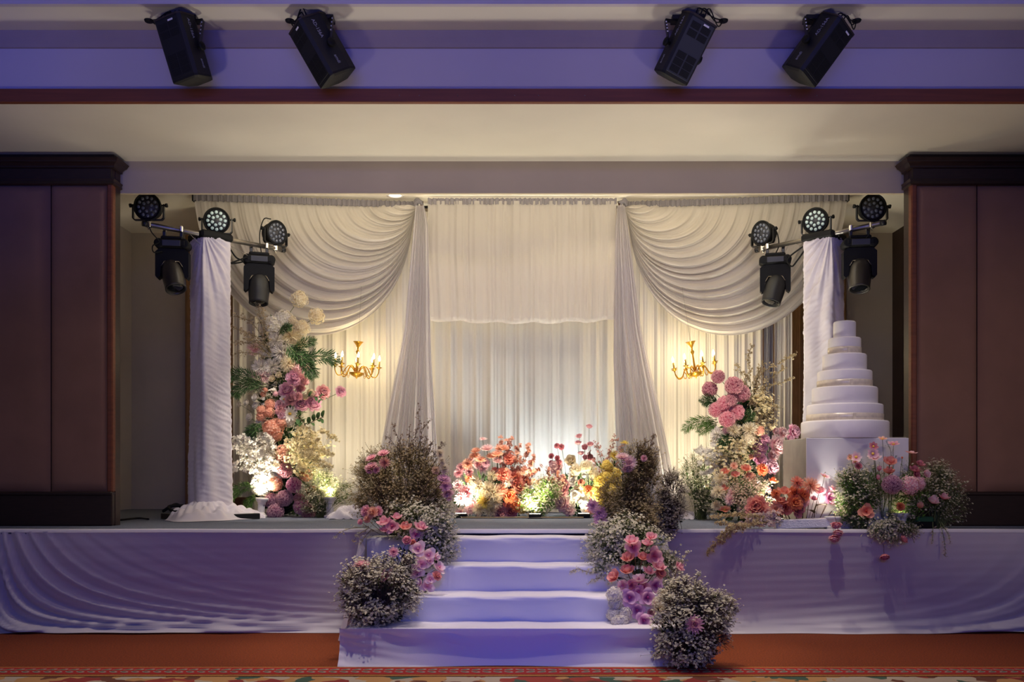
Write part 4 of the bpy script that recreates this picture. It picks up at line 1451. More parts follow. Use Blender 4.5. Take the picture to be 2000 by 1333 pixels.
def heap(label, px, py, Y, rx, ry, h, seed):
    p = W(px, py, Y)

    def fn(u, v):
        a = u * 2 * PI
        e = math.cos(v * PI / 2)
        wv = 1 + 0.16 * math.sin(a * 5 + seed) + 0.08 * math.sin(a * 11 + seed * 2)
        z = h * math.sin(v * PI / 2) * (0.8 + 0.25 * math.sin(a * 7 + v * 8 + seed)) + 0.012 * math.sin(a * 19 + v * 13)
        return (rx * e * wv * math.cos(a), ry * e * wv * math.sin(a), max(0.002, z))
    o = tag(MB().grid(fn, 72, 16, close_u=True).build('cloth_heap', M_COLCLOTH), label, 'cloth')
    o.location = (p.x, Y, SZ)


heap('rumpled white cloth heap on the stage behind the dry twig bush', 690, 1003, 9.4, 0.26, 0.14, 0.13, 1)
heap('rumpled white cloth beside the column uplight at the pink flowers', 1342, 1006, 9.35, 0.14, 0.10, 0.07, 2)
heap('rumpled white cloth spread beside the draped column by the pompoms', 470, 1004, 9.55, 0.24, 0.12, 0.09, 3)
bx = tag(MB().box((-0.10, -0.08, 0), (0.10, 0.08, 0.2), 0.004).build('cardboard_box', mat('cardboard', 0x5e3d24, 0.85, var=0.1, scale=8)), 'brown cardboard box half hidden behind the draped column cloth', 'box')
bx.location = (W(466, 0, 10.2).x, 10.2, SZ)
for i, (pts, lab) in enumerate((
        ([(318, 1000, 9.2), (330, 992, 9.2), (345, 986, 9.25), (356, 995, 9.2), (340, 1000, 9.1), (330, 990, 9.2), (362, 988, 9.25)], 'black cable heap on the base of the draped column at the dark wall'),
        ([(232, 1022, 8.9), (270, 1014, 9.3), (290, 1012, 9.1)], 'black cable lying on the stage from the dark wall to the column'),
        ([(900, 1013, 9.4), (960, 1013, 9.38), (1010, 1011, 9.42), (1045, 1013, 9.4), (1100, 1012, 9.4), (1140, 1012, 9.4)], 'pale cable lying along the front of the low flower bed'))):
    P = []
    for (px, py, Y) in pts:
        q = W(px, py, Y)
        q.z = max(SZ + (0.065 if i == 0 else 0.012), q.z) if i == 0 else SZ + 0.012
        P.append(q)
    cable('floor_cable', lab, P, 0.016 if i == 0 else 0.009, mat('tan_cable', 0x7a6a50, 0.6) if i == 2 else M_BLACK)
# ------------------------------------------------------------------ flower templates (radius about 1, facing +Z)
def petal_surf(L, wd, a0, a1, cup, nu, nv, r0=0.0, tipp=2.2, notch=0.0):
    """one petal leaving the axis along +X; a0 -> a1: elevation angle from root to tip (degrees)"""
    V, T = [], []
    x, z = r0, 0.0
    st = L / nu
    cen = [(x, z, a0)]
    for i in range(nu):
        a = R(lerp(a0, a1, (i + 0.5) / nu))
        x += st * math.cos(a)
        z += st * math.sin(a)
        cen.append((x, z, lerp(a0, a1, (i + 1) / nu)))
    for i, (x, z, a) in enumerate(cen):
        u = i / nu
        w = wd * (math.sin(PI * min(0.995, (u * 0.86 + 0.08))) ** (0.75) if tipp > 2 else (1 - u) ** 0.6 * (0.25 + u) * 1.6 + 0.04)
        if i == 0:
            w = wd * 0.22
        if i == nu and tipp > 2:
            w = wd * 0.45
        ar = R(a)
        for j in range(nv + 1):
            s = 2 * j / nv - 1
            c = cup * s * s * w
            V.append((x - math.sin(ar) * c - (notch * (1 - abs(s)) * L if i == nu else 0), s * w, z + math.cos(ar) * c))
            T.append(u)
    F = []
    for i in range(nu):
        for j in range(nv):
            a = i * (nv + 1) + j
            F.append((a, a + nv + 1, a + nv + 2, a + 1))
    return V, F, T


def ring(mb, n, surf, ph=0.0, z=0.0, jit=0.0, r_=None):
    V, F, T = surf
    for k in range(n):
        M = Matrix.Translation((0, 0, z)) @ Matrix.Rotation(2 * PI * k / n + ph + (random.uniform(-jit, jit)), 4, 'Z') @ Matrix.Rotation(random.uniform(-jit, jit) * 0.6, 4, 'Y')
        mb.add(V, F, True, T, M)
    return mb


def sphere_pts(n, zmin=-1.0):
    i = np.arange(n) + 0.5
    z = 1 - (1 - zmin) * i / n
    r = np.sqrt(np.maximum(0, 1 - z * z))
    th = i * 2.399963
    return np.stack([r * np.cos(th), r * np.sin(th), z], 1)


DUM = mat('petal_dummy', 0xffffff)
STEMM = mat('stem_green', 0x5d6b3a, 0.7, var=0.2, scale=30)
STEMB = mat('stem_brown', 0x5a4030, 0.7, var=0.2, scale=30)
LEAFD = petal('leaf_dark_green', 0x1f3218, 0x3c5a2c, trans=0.15)
LEAFG = petal('leaf_mid_green', 0x33521f, 0x5f8238, trans=0.25)
STAMEN = mat('stamen_yellow', 0xe0b84a, 0.7)

T = {}   # kind -> list of (part name, mesh, stuff?, [local matrices])
# magnolia: broad separate petals
mo = MB().add(*[petal_surf(1.0, 0.50, 8, 62, 0.30, 6, 4)[0], petal_surf(1.0, 0.50, 8, 62, 0.30, 6, 4)[1]], True, petal_surf(1.0, 0.50, 8, 62, 0.30, 6, 4)[2]).mesh('petal', DUM)
s2 = petal_surf(0.92, 0.44, 38, 98, 0.45, 6, 4)
mi_ = MB().add(s2[0], s2[1], True, s2[2]).mesh('petal', DUM)
s3 = petal_surf(1.05, 0.50, -12, 34, 0.16, 6, 4)
mw = MB().add(s3[0], s3[1], True, s3[2]).mesh('petal', DUM)
cen = MB().lathe([(0.10, 0), (0.13, 0.15), (0.09, 0.33), (0.0001, 0.40)], 8).mesh('centre', DUM)
RZ = lambda a: Matrix.Rotation(a, 4, 'Z')
T['magnolia'] = [('petal', mo, 0, [RZ(2 * PI * k / 4 + 0.2) for k in range(4)]), ('petal', mi_, 0, [RZ(2 * PI * k / 3 + 0.6) @ Matrix.Translation((0, 0, 0.05)) for k in range(3)]), ('centre', cen, 0, [Matrix()])]
T['open_magnolia'] = [('petal', mw, 0, [RZ(2 * PI * k / 3 + 0.5) for k in range(3)]), ('petal', mo, 0, [RZ(2 * PI * k / 3 + 1.55) @ Matrix.Scale(0.86, 4) for k in range(3)]), ('centre', cen, 0, [Matrix()])]
s4 = petal_surf(0.9, 0.40, 55, 100, 0.5, 5, 4)
bu = MB().add(s4[0], s4[1], True, s4[2]).mesh('petal', DUM)
T['bud'] = [('petal', bu, 0, [RZ(2 * PI * k / 4) for k in range(4)])]
# anemone / cosmos
s5 = petal_surf(1.0, 0.36, 5, 30, 0.15, 4, 3)
co = MB().add(s5[0], s5[1], True, s5[2]).mesh('petal', DUM)
cc = MB().lathe([(0.22, 0.0), (0.24, 0.08), (0.15, 0.17), (0.0001, 0.19)], 10).mesh('centre', DUM)
T['cosmos'] = [('petal', co, 0, [RZ(2 * PI * k / 7) @ Matrix.Rotation(0.12 * (k % 2), 4, 'Y') for k in range(7)]), ('centre', cc, 0, [Matrix()])]
# pompom
pts = sphere_pts(300, -0.95)
fl_v = np.array([(0, 0, 0.0), (0.055, -0.045, 0.15), (0.055, 0.045, 0.15), (0.115, 0.0, 0.185), (-0.055, 0.045, 0.15), (-0.055, -0.045, 0.15), (-0.115, 0.0, 0.185), (0.045, 0.055, 0.15), (-0.045, 0.055, 0.15), (0, 0.115, 0.185), (0.045, -0.055, 0.15), (-0.045, -0.055, 0.15), (0, -0.115, 0.185)])
fl_f = np.array([(0, 1, 3, 2), (0, 4, 6, 5), (0, 7, 9, 8), (0, 11, 12, 10)])
jit_ = pts + rng.normal(0, 0.22, pts.shape)
V, F = scatter(fl_v, fl_f, pts * 0.80 * rng.uniform(0.9, 1.05, (len(pts), 1)), jit_, rng.uniform(0.9, 1.3, len(pts)))
tt = np.tile(np.array([0, .7, .7, 1, .7, .7, 1, .7, .7, 1, .7, .7, 1.0]), len(pts))
T['pompom'] = [('florets', fast_mesh('florets', V, F, DUM, tt), 1, [Matrix()]), ('core', MB().lathe([(0.0001, -0.80), (0.46, -0.64), (0.76, -0.2), (0.76, 0.2), (0.46, 0.64), (0.0001, 0.80)], 12).mesh('core', DUM), 0, [Matrix()])]
# spider chrysanthemum: fine petals in all directions of the upper half
pts = sphere_pts(230, -0.35)
pv = np.array([(-0.025, 0, 0.05), (0.025, 0, 0.05), (0.04, 0.03, 0.6), (-0.04, 0.03, 0.6), (0.024, 0.15, 0.96), (-0.024, 0.15, 0.96)])
pf = np.array([(0, 1, 2, 3), (3, 2, 4, 5)])
V, F = scatter(pv, pf, np.zeros_like(pts), pts + rng.normal(0, 0.12, pts.shape), rng.uniform(0.82, 1.08, len(pts)))
T['spider_mum'] = [('florets', fast_mesh('florets', V, F, DUM, np.tile([0.1, 0.1, .6, .6, 1, 1.0], len(pts))), 1, [Matrix()])]
# flat chrysanthemum
b = MB()
for n_, a0, a1, L_ in ((16, -8, 22, 1.0), (14, 12, 42, 0.88), (10, 35, 70, 0.66), (6, 60, 95, 0.42)):
    ring(b, n_, petal_surf(L_, 0.13, a0, a1, 0.3, 4, 2), random.random(), 0.03, 0.08)
T['mum'] = [('florets', b.mesh('florets', DUM), 1, [Matrix()])]
# peony
b = MB()
for n_, a0, a1, L_, w_ in ((9, -14, 30, 1.0, 0.36), (10, 4, 56, 0.98, 0.34), (10, 24, 82, 0.93, 0.32), (9, 44, 98, 0.84, 0.28), (8, 58, 108, 0.7, 0.24), (6, 70, 112, 0.52, 0.2)):
    ring(b, n_, petal_surf(L_, w_, a0, a1, 0.25, 4, 3, 0.02, 2.2, random.uniform(-0.06, 0.12)), random.random(), 0.0, 0.2)


def ruffle(mb, am):
    """crimp the petal ends"""
    mb.v = [(x + random.gauss(0, am) * (t > 0.7), y + random.gauss(0, am) * (t > 0.7), z + random.gauss(0, am) * (t > 0.7)) for (x, y, z), t in zip(mb.v, mb.t)]


ruffle(b, 0.045)
T['peony'] = [('corolla', b.mesh('corolla', DUM), 1, [Matrix()])]
# rose
b = MB()
for n_, a0, a1, L_, w_ in ((5, 5, 70, 1.0, 0.55), (5, 35, 92, 0.95, 0.5), (4, 60, 105, 0.85, 0.4), (3, 76, 112, 0.75, 0.28)):
    ring(b, n_, petal_surf(L_, w_, a0, a1, 0.45, 4, 3, 0.03), random.random(), 0.0, 0.08)
T['rose'] = [('corolla', b.mesh('corolla', DUM), 1, [Matrix()])]
# carnation: ruffled, dense
b = MB()
for n_, a0, a1, L_, w_ in ((10, -15, 20, 1.0, 0.33), (10, 10, 45, 0.95, 0.32), (9, 35, 65, 0.9, 0.3), (8, 60, 85, 0.85, 0.25)):
    ring(b, n_, petal_surf(L_, w_, a0, a1, 0.1, 3, 3, 0.0, 2.2, random.uniform(-0.1, 0.12)), random.random(), 0.0, 0.2)
ruffle(b, 0.04)
T['carnation'] = [('corolla', b.mesh('corolla', DUM), 1, [Matrix()])]
# hydrangea: dome of four-petalled florets
pts = sphere_pts(58, -0.25)
q = []
for k in range(4):
    c, s = math.cos(k * PI / 2), math.sin(k * PI / 2)
    for (x, y, z) in ((0, 0, 0), (0.13, -0.10, 0.05), (0.24, 0, 0.04), (0.13, 0.10, 0.05)):
        q.append((x * c - y * s, x * s + y * c, z))
hv = np.array(q)
hf = np.array([(0, 1, 2, 3), (4, 5, 6, 7), (8, 9, 10, 11), (12, 13, 14, 15)])
V, F = scatter(hv, hf, pts * rng.uniform(0.78, 0.98, (len(pts), 1)), pts + rng.normal(0, 0.2, pts.shape), rng.uniform(0.9, 1.25, len(pts)))
T['hydrangea'] = [('florets', fast_mesh('florets', V, F, DUM, np.tile([0, .6, 1, .6] * 4, len(pts))), 1, [Matrix()]), ('core', MB().lathe([(0.0001, -0.35), (0.45, -0.2), (0.7, 0.1), (0.6, 0.5), (0.0001, 0.78)], 10).mesh('core', DUM), 0, [Matrix()])]
# daisy
b = MB()
ring(b, 13, petal_surf(1.0, 0.17, 4, 12, 0.1, 3, 2, 0.15), 0, 0, 0.06)
T['daisy'] = [('ray_florets', b.mesh('ray_florets', DUM), 1, [Matrix()]), ('centre', cc, 0, [Matrix()])]
STEM = MB().tube(catmull([(0, 0, 0), (0.015, 0.0, -0.33), (0.0, 0.02, -0.66), (-0.02, 0.0, -1)], 3), [0.016] * 10, 5).mesh('stem', STEMM)

COLOURS = {
    'dusty pink': (0xb45c74, 0xeebcbc), 'mauve': (0xa46888, 0xecc4cc), 'lilac': (0xc488b0, 0xeec2d2), 'magenta-pink': (0xc85490, 0xf6cad8),
    'pale pink': (0xf0a8b4, 0xfce4e0), 'pink': (0xde7088, 0xfccacc), 'peach': (0xe89878, 0xf6c8ac), 'coral': (0xdc6a50, 0xf8b098),
    'orange': (0xe87444, 0xf8aa78), 'white': (0xe0d8c0, 0xf6f0e8), 'cream': (0xe2d0a4, 0xf4ead0), 'yellow': (0xecca4c, 0xf6e68c),
    'rose': (0xb24c60, 0xe09498), 'salmon': (0xda7464, 0xf4b0a0), 'plum-edged': (0xb84890, 0xfcd6ea), 'tan': (0xc09474, 0xe0c4a4),
}
KINDNAME = {'magnolia': 'magnolia_flower', 'open_magnolia': 'magnolia_flower', 'bud': 'flower_bud', 'cosmos': 'cosmos_flower', 'pompom': 'pompom_flower',
            'spider_mum': 'spider_chrysanthemum', 'mum': 'chrysanthemum', 'peony': 'peony_flower', 'rose': 'rose_flower', 'carnation': 'carnation_flower',
            'hydrangea': 'hydrangea_flower', 'daisy': 'daisy_flower'}
KINDWORD = {'magnolia': 'cupped magnolia', 'open_magnolia': 'open magnolia', 'bud': 'closed bud', 'cosmos': 'cosmos', 'pompom': 'pompom flower',
            'spider_mum': 'spiky chrysanthemum', 'mum': 'chrysanthemum', 'peony': 'peony', 'rose': 'rose', 'carnation': 'carnation', 'hydrangea': 'hydrangea', 'daisy': 'daisy'}
CENTRE = {'magnolia': 'self', 'open_magnolia': 'self', 'cosmos': 'y', 'daisy': 'y'}
FLOWERS = []     # (px, py, kind, colour, place, object)


def flower(kind, colour, px, py, rad_px, Y, face, place, stem_to=None, stem_m=None, pale=0.0, max_stem=0.6, nostem=False):
    """one flower of the arrangement; face: direction the bloom looks; stem_to: point its stem runs to"""
    pos = W(px, py, Y)
    rad = rad_px * Y / FPX * {'magnolia': 1.35, 'open_magnolia': 1.25, 'bud': 1.3, 'cosmos': 1.1, 'pompom': 1.04}.get(kind, 1.2)
    d = Vector(face).normalized()
    q = Vector((0, 0, 1)).rotation_difference(d) @ Quaternion((0, 0, 1), random.uniform(0, 2 * PI))
    if kind in ('magnolia', 'open_magnolia', 'bud', 'rose', 'peony', 'mum', 'carnation', 'cosmos'):
        pos = pos - d * rad * (0.35 if kind not in ('bud', 'mum', 'cosmos') else 0.2)
    root = bpy.data.objects.new(KINDNAME[kind], None)
    root.empty_display_size = 0.03
    COL.objects.link(root)
    root.location = pos
    root.rotation_mode = 'QUATERNION'
    root.rotation_quaternion = q
    root['category'] = 'flower'
    c0, c1 = COLOURS[colour]
    m = petal('petal_' + colour.replace(' ', '_').replace('-', '_'), c0, c1)
    for (nm, me, st_, Ms) in T[kind]:
        for Mx in Ms:
            o = bpy.data.objects.new(nm, me)
            COL.objects.link(o)
            o.parent = root
            loc, rot, sc = Mx.decompose()
            o.location = loc * rad
            o.rotation_mode = 'QUATERNION'
            o.rotation_quaternion = rot
            o.scale = sc * rad * random.uniform(0.95, 1.05)
            o.material_slots[0].link = 'OBJECT'
            o.material_slots[0].material = (STAMEN if CENTRE.get(kind) == 'y' else m) if nm == 'centre' else m
            if st_:
                o['kind'] = 'stuff'
    if not nostem:
        tgt = Vector(stem_to) if stem_to is not None else pos + Vector((0, 0.1, -0.3))
        v = tgt - pos
        ln = min(v.length, max_stem)
        if ln > 0.03:
            o = bpy.data.objects.new('stem', STEM)
            COL.objects.link(o)
            o.parent = root
            o.rotation_mode = 'QUATERNION'
            lv = q.inverted() @ v
            o.rotation_quaternion = Vector((0, 0, -1)).rotation_difference(lv)
            sr = 0.12 + 0.08 * (rad > 0.06)
            o.scale = (sr, sr, ln)
            if stem_m:
                o.material_slots[0].link = 'OBJECT'
                o.material_slots[0].material = stem_m
    FLOWERS.append([px, py, kind, colour, place, root])
    return root


KEY = {'p': 'pompom', 's': 'spider_mum', 'm': 'mum', 'e': 'peony', 'r': 'rose', 'c': 'carnation', 'h': 'hydrangea', 'd': 'daisy', 'g': 'magnolia', 'o': 'open_magnolia', 'b': 'bud', 'k': 'cosmos'}
CKEY = {'dp': 'dusty pink', 'mv': 'mauve', 'li': 'lilac', 'mg': 'magenta-pink', 'lp': 'pale pink', 'pk': 'pink', 'pe': 'peach', 'co': 'coral', 'or': 'orange', 'wh': 'white', 'cr': 'cream', 'ye': 'yellow', 'ro': 'rose', 'sa': 'salmon', 'pl': 'plum-edged', 'ta': 'tan'}


def clear_steps(px, py, Y, rad):
    """nearest distance not farther than Y at which the point lies in front of, or above, the steps"""
    while Y > 6.0:
        p = W(px, py, Y)
        if abs(p.x) > 1.2 or Y > 7.5:
            return Y
        top = max([h for f, h in zip(fr, hz) if Y > f - rad] or [0])
        if p.z > top + rad * 0.4:
            return Y
        Y -= 0.02
    return Y


def bunch(place, spec, ox, oy, sc, Yc, dep, axis, wid, core=None, stem_m=None, max_stem=0.6, jit=0.04, lift=0.25):
    """spec lines: kind colour x y radius [face]; x y radius in the units of a crop at ox, oy, scale sc"""
    for tok in spec.replace('\n', ';').split(';'):
        w = tok.split()
        if not w:
            continue
        px, py, rp = ox + float(w[2]) / sc, oy + float(w[3]) / sc, float(w[4]) / sc
        fc = w[5] if len(w) > 5 else 'f'
        ax = axis(py) if callable(axis) else axis
        wd = wid(py) if callable(wid) else wid
        r = max(-1, min(1, (px - ax) / wd))
        Y = Yc - dep * math.sqrt(1 - r * r) + random.uniform(-jit, jit)
        if place.startswith('step'):
            Y = clear_steps(px, py, Y, rp * Y / FPX)
        face = {'f': (r * 0.7, -1, lift), 'u': (r * 0.5 + random.uniform(-.2, .2), -0.45, 1.0), 'U': (r * 0.3, -0.12, 1.0), 'd': (r * 0.3, -0.5, -0.8), 'l': (-1, -0.6, 0.2), 'r': (1, -0.6, 0.2),
                'a': (-0.7, -0.5, 0.6), 'b': (0.7, -0.5, 0.6), 'F': (r * 0.3, -1, 0.05)}[fc]
        cp = core(px, py) if core else None
        flower(KEY[w[0]], CKEY[w[1]], px, py, rp, Y, face, place, cp, stem_m, max_stem=max_stem)


# ------------------------------------------------------------------ foliage builders
BLOS_V = np.array([(0, 0, 0.0), (0.5, -0.28, 0.16), (0.95, 0, 0.1), (0.5, 0.28, 0.16)] * 1)
_q = []
for k in range(5):
    c, s = math.cos(k * 2 * PI / 5), math.sin(k * 2 * PI / 5)
    for (x, y, z) in ((0, 0, 0), (0.5, -0.34, 0.2), (1.0, 0, 0.15), (0.5, 0.34, 0.2)):
        _q.append((x * c - y * s, x * s + y * c, z))
BL5 = (np.array(_q), np.array([(4 * k, 4 * k + 1, 4 * k + 2, 4 * k + 3) for k in range(5)]), np.array([0, .6, 1, .6] * 5))
_q = []
for k in range(3):
    c, s = math.cos(k * 2 * PI / 3), math.sin(k * 2 * PI / 3)
    for (x, y, z) in ((0, 0, -0.3), (0.6, -0.7, 0.25), (1.05, 0, 0.1), (0.6, 0.7, 0.25)):
        _q.append((x * c - y * s, x * s + y * c, z))
BL3 = (np.array(_q), np.array([(4 * k, 4 * k + 1, 4 * k + 2, 4 * k + 3) for k in range(3)]), np.array([0, .6, 1, .6] * 3))
LEAFT = (np.array([(0, 0, 0), (0.45, -0.16, 0.04), (1.0, 0, -0.06), (0.45, 0.16, 0.04)]) @ np.array([[0, 0, 1], [0, 1, 0], [1, 0, 0]]), np.array([(0, 1, 2, 3)]), np.array([0, .5, 1, .5]))
NEEDLE = (np.array([(0, 0, 0), (0.45, -0.065, 0.04), (1.0, 0, -0.06), (0.45, 0.065, 0.04)]) @ np.array([[0, 0, 1], [0, 1, 0], [1, 0, 0]]), LEAFT[1], LEAFT[2])
GYP = petal('gypsophila_white', 0xb0a878, 0xe2dac4, trans=0.25)
GYPD = petal('gypsophila_dusty', 0x7c6c42, 0xb8a47c, trans=0.2)
GYPC = petal('small_cream_blossom', 0xc8b070, 0xeee2bc, trans=0.35)
WBL = petal('small_white_blossom', 0xd8d0b8, 0xf2ece2, trans=0.35)
STG = mat('thin_green_stem', 0x667040, 0.8)
STO = mat('thin_olive_stem', 0x75653a, 0.8)
STK = mat('thin_brown_stem', 0x57463a, 0.8)


def ribbons(segs, r0, r1=None):
    """thin three-sided stems for numpy segment arrays a, b (n x 3)"""
    a, b = segs
    d = b - a
    ln = np.linalg.norm(d, axis=1, keepdims=True) + 1e-9
    d = d / ln
    h = np.where(np.abs(d[:, 2:3]) < 0.9, np.array([[0, 0, 1.0]]), np.array([[1.0, 0, 0]]))
    e1 = np.cross(h, d)
    e1 /= np.linalg.norm(e1, axis=1, keepdims=True)
    e2 = np.cross(d, e1)
    V = np.zeros((len(a), 6, 3))
    for k in range(3):
        o = e1 * math.cos(2.0944 * k) + e2 * math.sin(2.0944 * k)
        V[:, k] = a + o * r0
        V[:, 3 + k] = b + o * (r1 if r1 is not None else r0)
    f = np.array([(0, 1, 4, 3), (1, 2, 5, 4), (2, 0, 3, 5)])
    F = (f[None] + (np.arange(len(a)) * 6)[:, None, None]).reshape(-1, 4)
    return V.reshape(-1, 3), F


def blossom_bush(name, label, cat, base, blobs, n_spr, per, bl_m, st_m, size=0.011, spread=0.05, bl=BL5, hollow=0.55, leaf_m=None, leaves=0, group=None, lo=None, leaf_size=0.05, up=0.35):
    """bush of thin stems with sprays of tiny blossoms. blobs: (centre, radii, weight) ellipsoids in world metres"""
    base = np.array(base, float)
    root = thing(name, label, cat, tuple(base), group=group)
    wts = np.array([b_[2] for b_ in blobs], float)
    wts /= wts.sum()
    which = rng.choice(len(blobs), n_spr, p=wts)
    C = np.array([b_[0] for b_ in blobs])[which]
    Rr = np.array([b_[1] for b_ in blobs])[which]
    dr = rng.normal(size=(n_spr, 3))
    dr /= np.linalg.norm(dr, axis=1, keepdims=True)
    rad = hollow + (1 - hollow) * rng.uniform(0, 1, (n_spr, 1)) ** 0.6
    tip = C + dr * Rr * rad
    if lo is not None:
        tip[:, 2] = np.maximum(tip[:, 2], lo)
    out = tip - base
    out /= np.linalg.norm(out, axis=1, keepdims=True) + 1e-9
    # main stems: base -> knee -> tip
    b0 = base + rng.normal(0, 0.03, (n_spr, 3)) * np.array([1, 1, 0.2])
    knee = b0 + (tip - b0) * rng.uniform(0.45, 0.7, (n_spr, 1)) + np.array([0, 0, 0.04]) + rng.normal(0, 0.02, (n_spr, 3))
    P = np.repeat(tip, per, 0) + rng.normal(0, spread, (n_spr * per, 3)) * np.array([1, 1, 0.8])
    if lo is not None:
        P[:, 2] = np.maximum(P[:, 2], lo)
    fork = np.repeat(knee * 0.25 + tip * 0.75, per, 0)
    nr = np.repeat(out, per, 0) + rng.normal(0, 0.5, P.shape) + np.array([0, -0.25, up])
    V, F = scatter(bl[0], bl[1], P - base, nr, size * rng.uniform(0.6, 1.25, len(P)))
    stuff(link('blossoms', fast_mesh('blossoms', V, F, bl_m, np.tile(bl[2], len(P))), root))
    A = np.concatenate([b0, knee])
    B = np.concatenate([knee, tip])
    V1, F1 = ribbons((A - base, B - base), 0.0022, 0.0016)
    V2, F2 = ribbons((fork - base, P - base), 0.0011, 0.0008)
    stuff(link('stems', fast_mesh('stems', np.concatenate([V1, V2]), np.concatenate([F1, F2 + len(V1)]), st_m), root))
    if leaves:
        k = rng.integers(0, n_spr, leaves)
        f = rng.uniform(0.15, 0.9, (leaves, 1))
        lp = knee[k] * (1 - f) + tip[k] * f
        V, F = scatter(LEAFT[0], LEAFT[1], lp - base + rng.normal(0, 0.02, lp.shape), out[k] + rng.normal(0, 0.7, lp.shape), leaf_size * rng.uniform(0.5, 1.2, leaves))
        stuff(link('leaflets', fast_mesh('leaflets', V, F, leaf_m or LEAFG, np.tile(LEAFT[2], leaves)), root))
    return root


def blob(px, py, rx, ry, Y, dep, w=1.0):
    s = Y / FPX
    return (tuple(W(px, py, Y)), (rx * s, dep, ry * s), w)


def frond(label, pts, width, n=26, needle=True, m=None, group='green fern fronds in the flowers', name='fern_frond'):
    """fern-like frond: a rachis with leaflets; pts: (px, py, Y) control points, width in metres"""
    P = [W(*p) for p in pts]
    root = thing(name, label, 'leaf', P[0].to_tuple(), group=group)
    c = catmull([p - P[0] for p in P], 8)
    MB().tube(c, [0.004 * (1 - 0.6 * i / len(c)) for i in range(len(c))], 5).build('rachis', STEMM, root)
    base, nr, sz = [], [], []
    for k in range(n):
        u = 0.08 + 0.92 * k / (n - 1)
        i = min(int(u * (len(c) - 1)), len(c) - 2)
        t = u * (len(c) - 1) - i
        p = c[i].lerp(c[i + 1], t)
        d = (c[i + 1] - c[i]).normalized()
        sd = d.cross(Vector((0, -1, 0.3))).normalized()
        wl = width * (0.35 + 0.65 * math.sin(PI * min(1, u * 0.75 + 0.18)))
        for s in (-1, 1):
            dv = (d * 0.85 + sd * s * 0.8 + Vector((0, random.uniform(-.3, .3), -0.1 + random.uniform(-.15, .15)))).normalized()
            if needle:
                # a side branchlet with fine needles
                for q in range(5):
                    f = q / 5
                    for z in (-1, 1):
                        base.append(tuple(p + dv * wl * f))
                        nr.append(tuple((dv + d * 0.2 + sd * z * 0.55 * s + Vector((0, random.uniform(-.3, .3), random.uniform(-.2, .2)))).normalized()))
                        sz.append(wl * 0.8 * (1 - 0.3 * f))
            else:
                base.append(tuple(p))
                nr.append(tuple(dv))
                sz.append(wl)
    V, F = scatter((NEEDLE if needle else LEAFT)[0], LEAFT[1], np.array(base), np.array(nr), np.array(sz))
    stuff(link('leaflets', fast_mesh('leaflets', V, F, m or LEAFG, np.tile(LEAFT[2], len(base))), root))
    return root


def leaf_sprig(label, pts, size, n, m, name='leaf_sprig', group=None, broad=0.55):
    """stem with broad single leaves, each a part"""
    P = [W(*p) for p in pts]
    root = thing(name, label, 'leaf', P[0].to_tuple(), group=group)
    c = catmull([p - P[0] for p in P], 6)
    MB().tube(c, 0.004, 5).build('stem', STEMB, root)
    s = petal_surf(1.0, broad * 0.55, 20, -20, 0.2, 4, 2)
    me = MB().add(s[0], s[1], True, s[2]).mesh('leaf', m)
    for k in range(n):
        u = (k + 0.6) / n
        i = min(int(u * (len(c) - 1)), len(c) - 2)
        o = link('leaf', me, root)
        d = (c[i + 1] - c[i]).normalized()
        sd = d.cross(Vector((0, -1, 0.2))).normalized() * (1 if k % 2 else -1)
        v = (d * 0.6 + sd + Vector((0, random.uniform(-.5, 0), random.uniform(-.2, .4)))).normalized()
        o.location = c[i]
        o.rotation_mode = 'QUATERNION'
        o.rotation_quaternion = v.to_track_quat('X', 'Z')
        o.scale = (size,) * 3
    return root


def twig(label, stems, bl_m, st_m, size=0.008, dens=30, side=0.06, name='twig_spray', cat='twig', bl=BL5, group=None, rad=0.003, leafy=False):
    """dry twigs: each stem a list of (px, py, Y); fine side twigs ending in tiny blossoms"""
    P0 = W(*stems[0][0])
    root = thing(name, label, cat, P0.to_tuple(), group=group)
    A, B, bp, bn = [], [], [], []
    mb = MB()
    for pts in stems:
        c = catmull([W(*p) - P0 for p in pts], 8)
        mb.tube(c, [rad * (1 - 0.7 * i / len(c)) for i in range(len(c))], 5)
        L = sum((c[i + 1] - c[i]).length for i in range(len(c) - 1))
        n = max(4, int(L * dens))
        for k in range(n):
            u = 0.12 + 0.88 * (k + random.random()) / n
            i = min(int(u * (len(c) - 1)), len(c) - 2)
            p = c[i].lerp(c[i + 1], u * (len(c) - 1) - i)
            d = (c[i + 1] - c[i]).normalized()
            sd = Vector((random.gauss(0, 1), random.gauss(0, 0.7), random.gauss(0, 0.6)))
            dv = (d * 1.0 + sd * 0.75).normalized()
            l = side * random.uniform(0.5, 1.2) * (1.15 - 0.6 * u)
            e = p + dv * l
            A.append(tuple(p)); B.append(tuple(e))
            for q in range(4):
                f = 0.35 + 0.65 * q / 3
                bp.append(tuple(p + dv * l * f + Vector((random.gauss(0, .006), random.gauss(0, .006), random.gauss(0, .006)))))
                bn.append(tuple(dv + Vector((random.gauss(0, .6), -0.4, random.gauss(0, .6)))))
    mb.build('stem', st_m, root)
    V, F = ribbons((np.array(A), np.array(B)), 0.0012, 0.0007)
    stuff(link('side_twigs', fast_mesh('side_twigs', V, F, st_m), root))
    V, F = scatter(bl[0], bl[1], np.array(bp), np.array(bn), size * rng.uniform(0.6, 1.3, len(bp)))
    stuff(link('blossoms', fast_mesh('blossoms', V, F, bl_m, np.tile(bl[2], len(bp))), root))
    return root


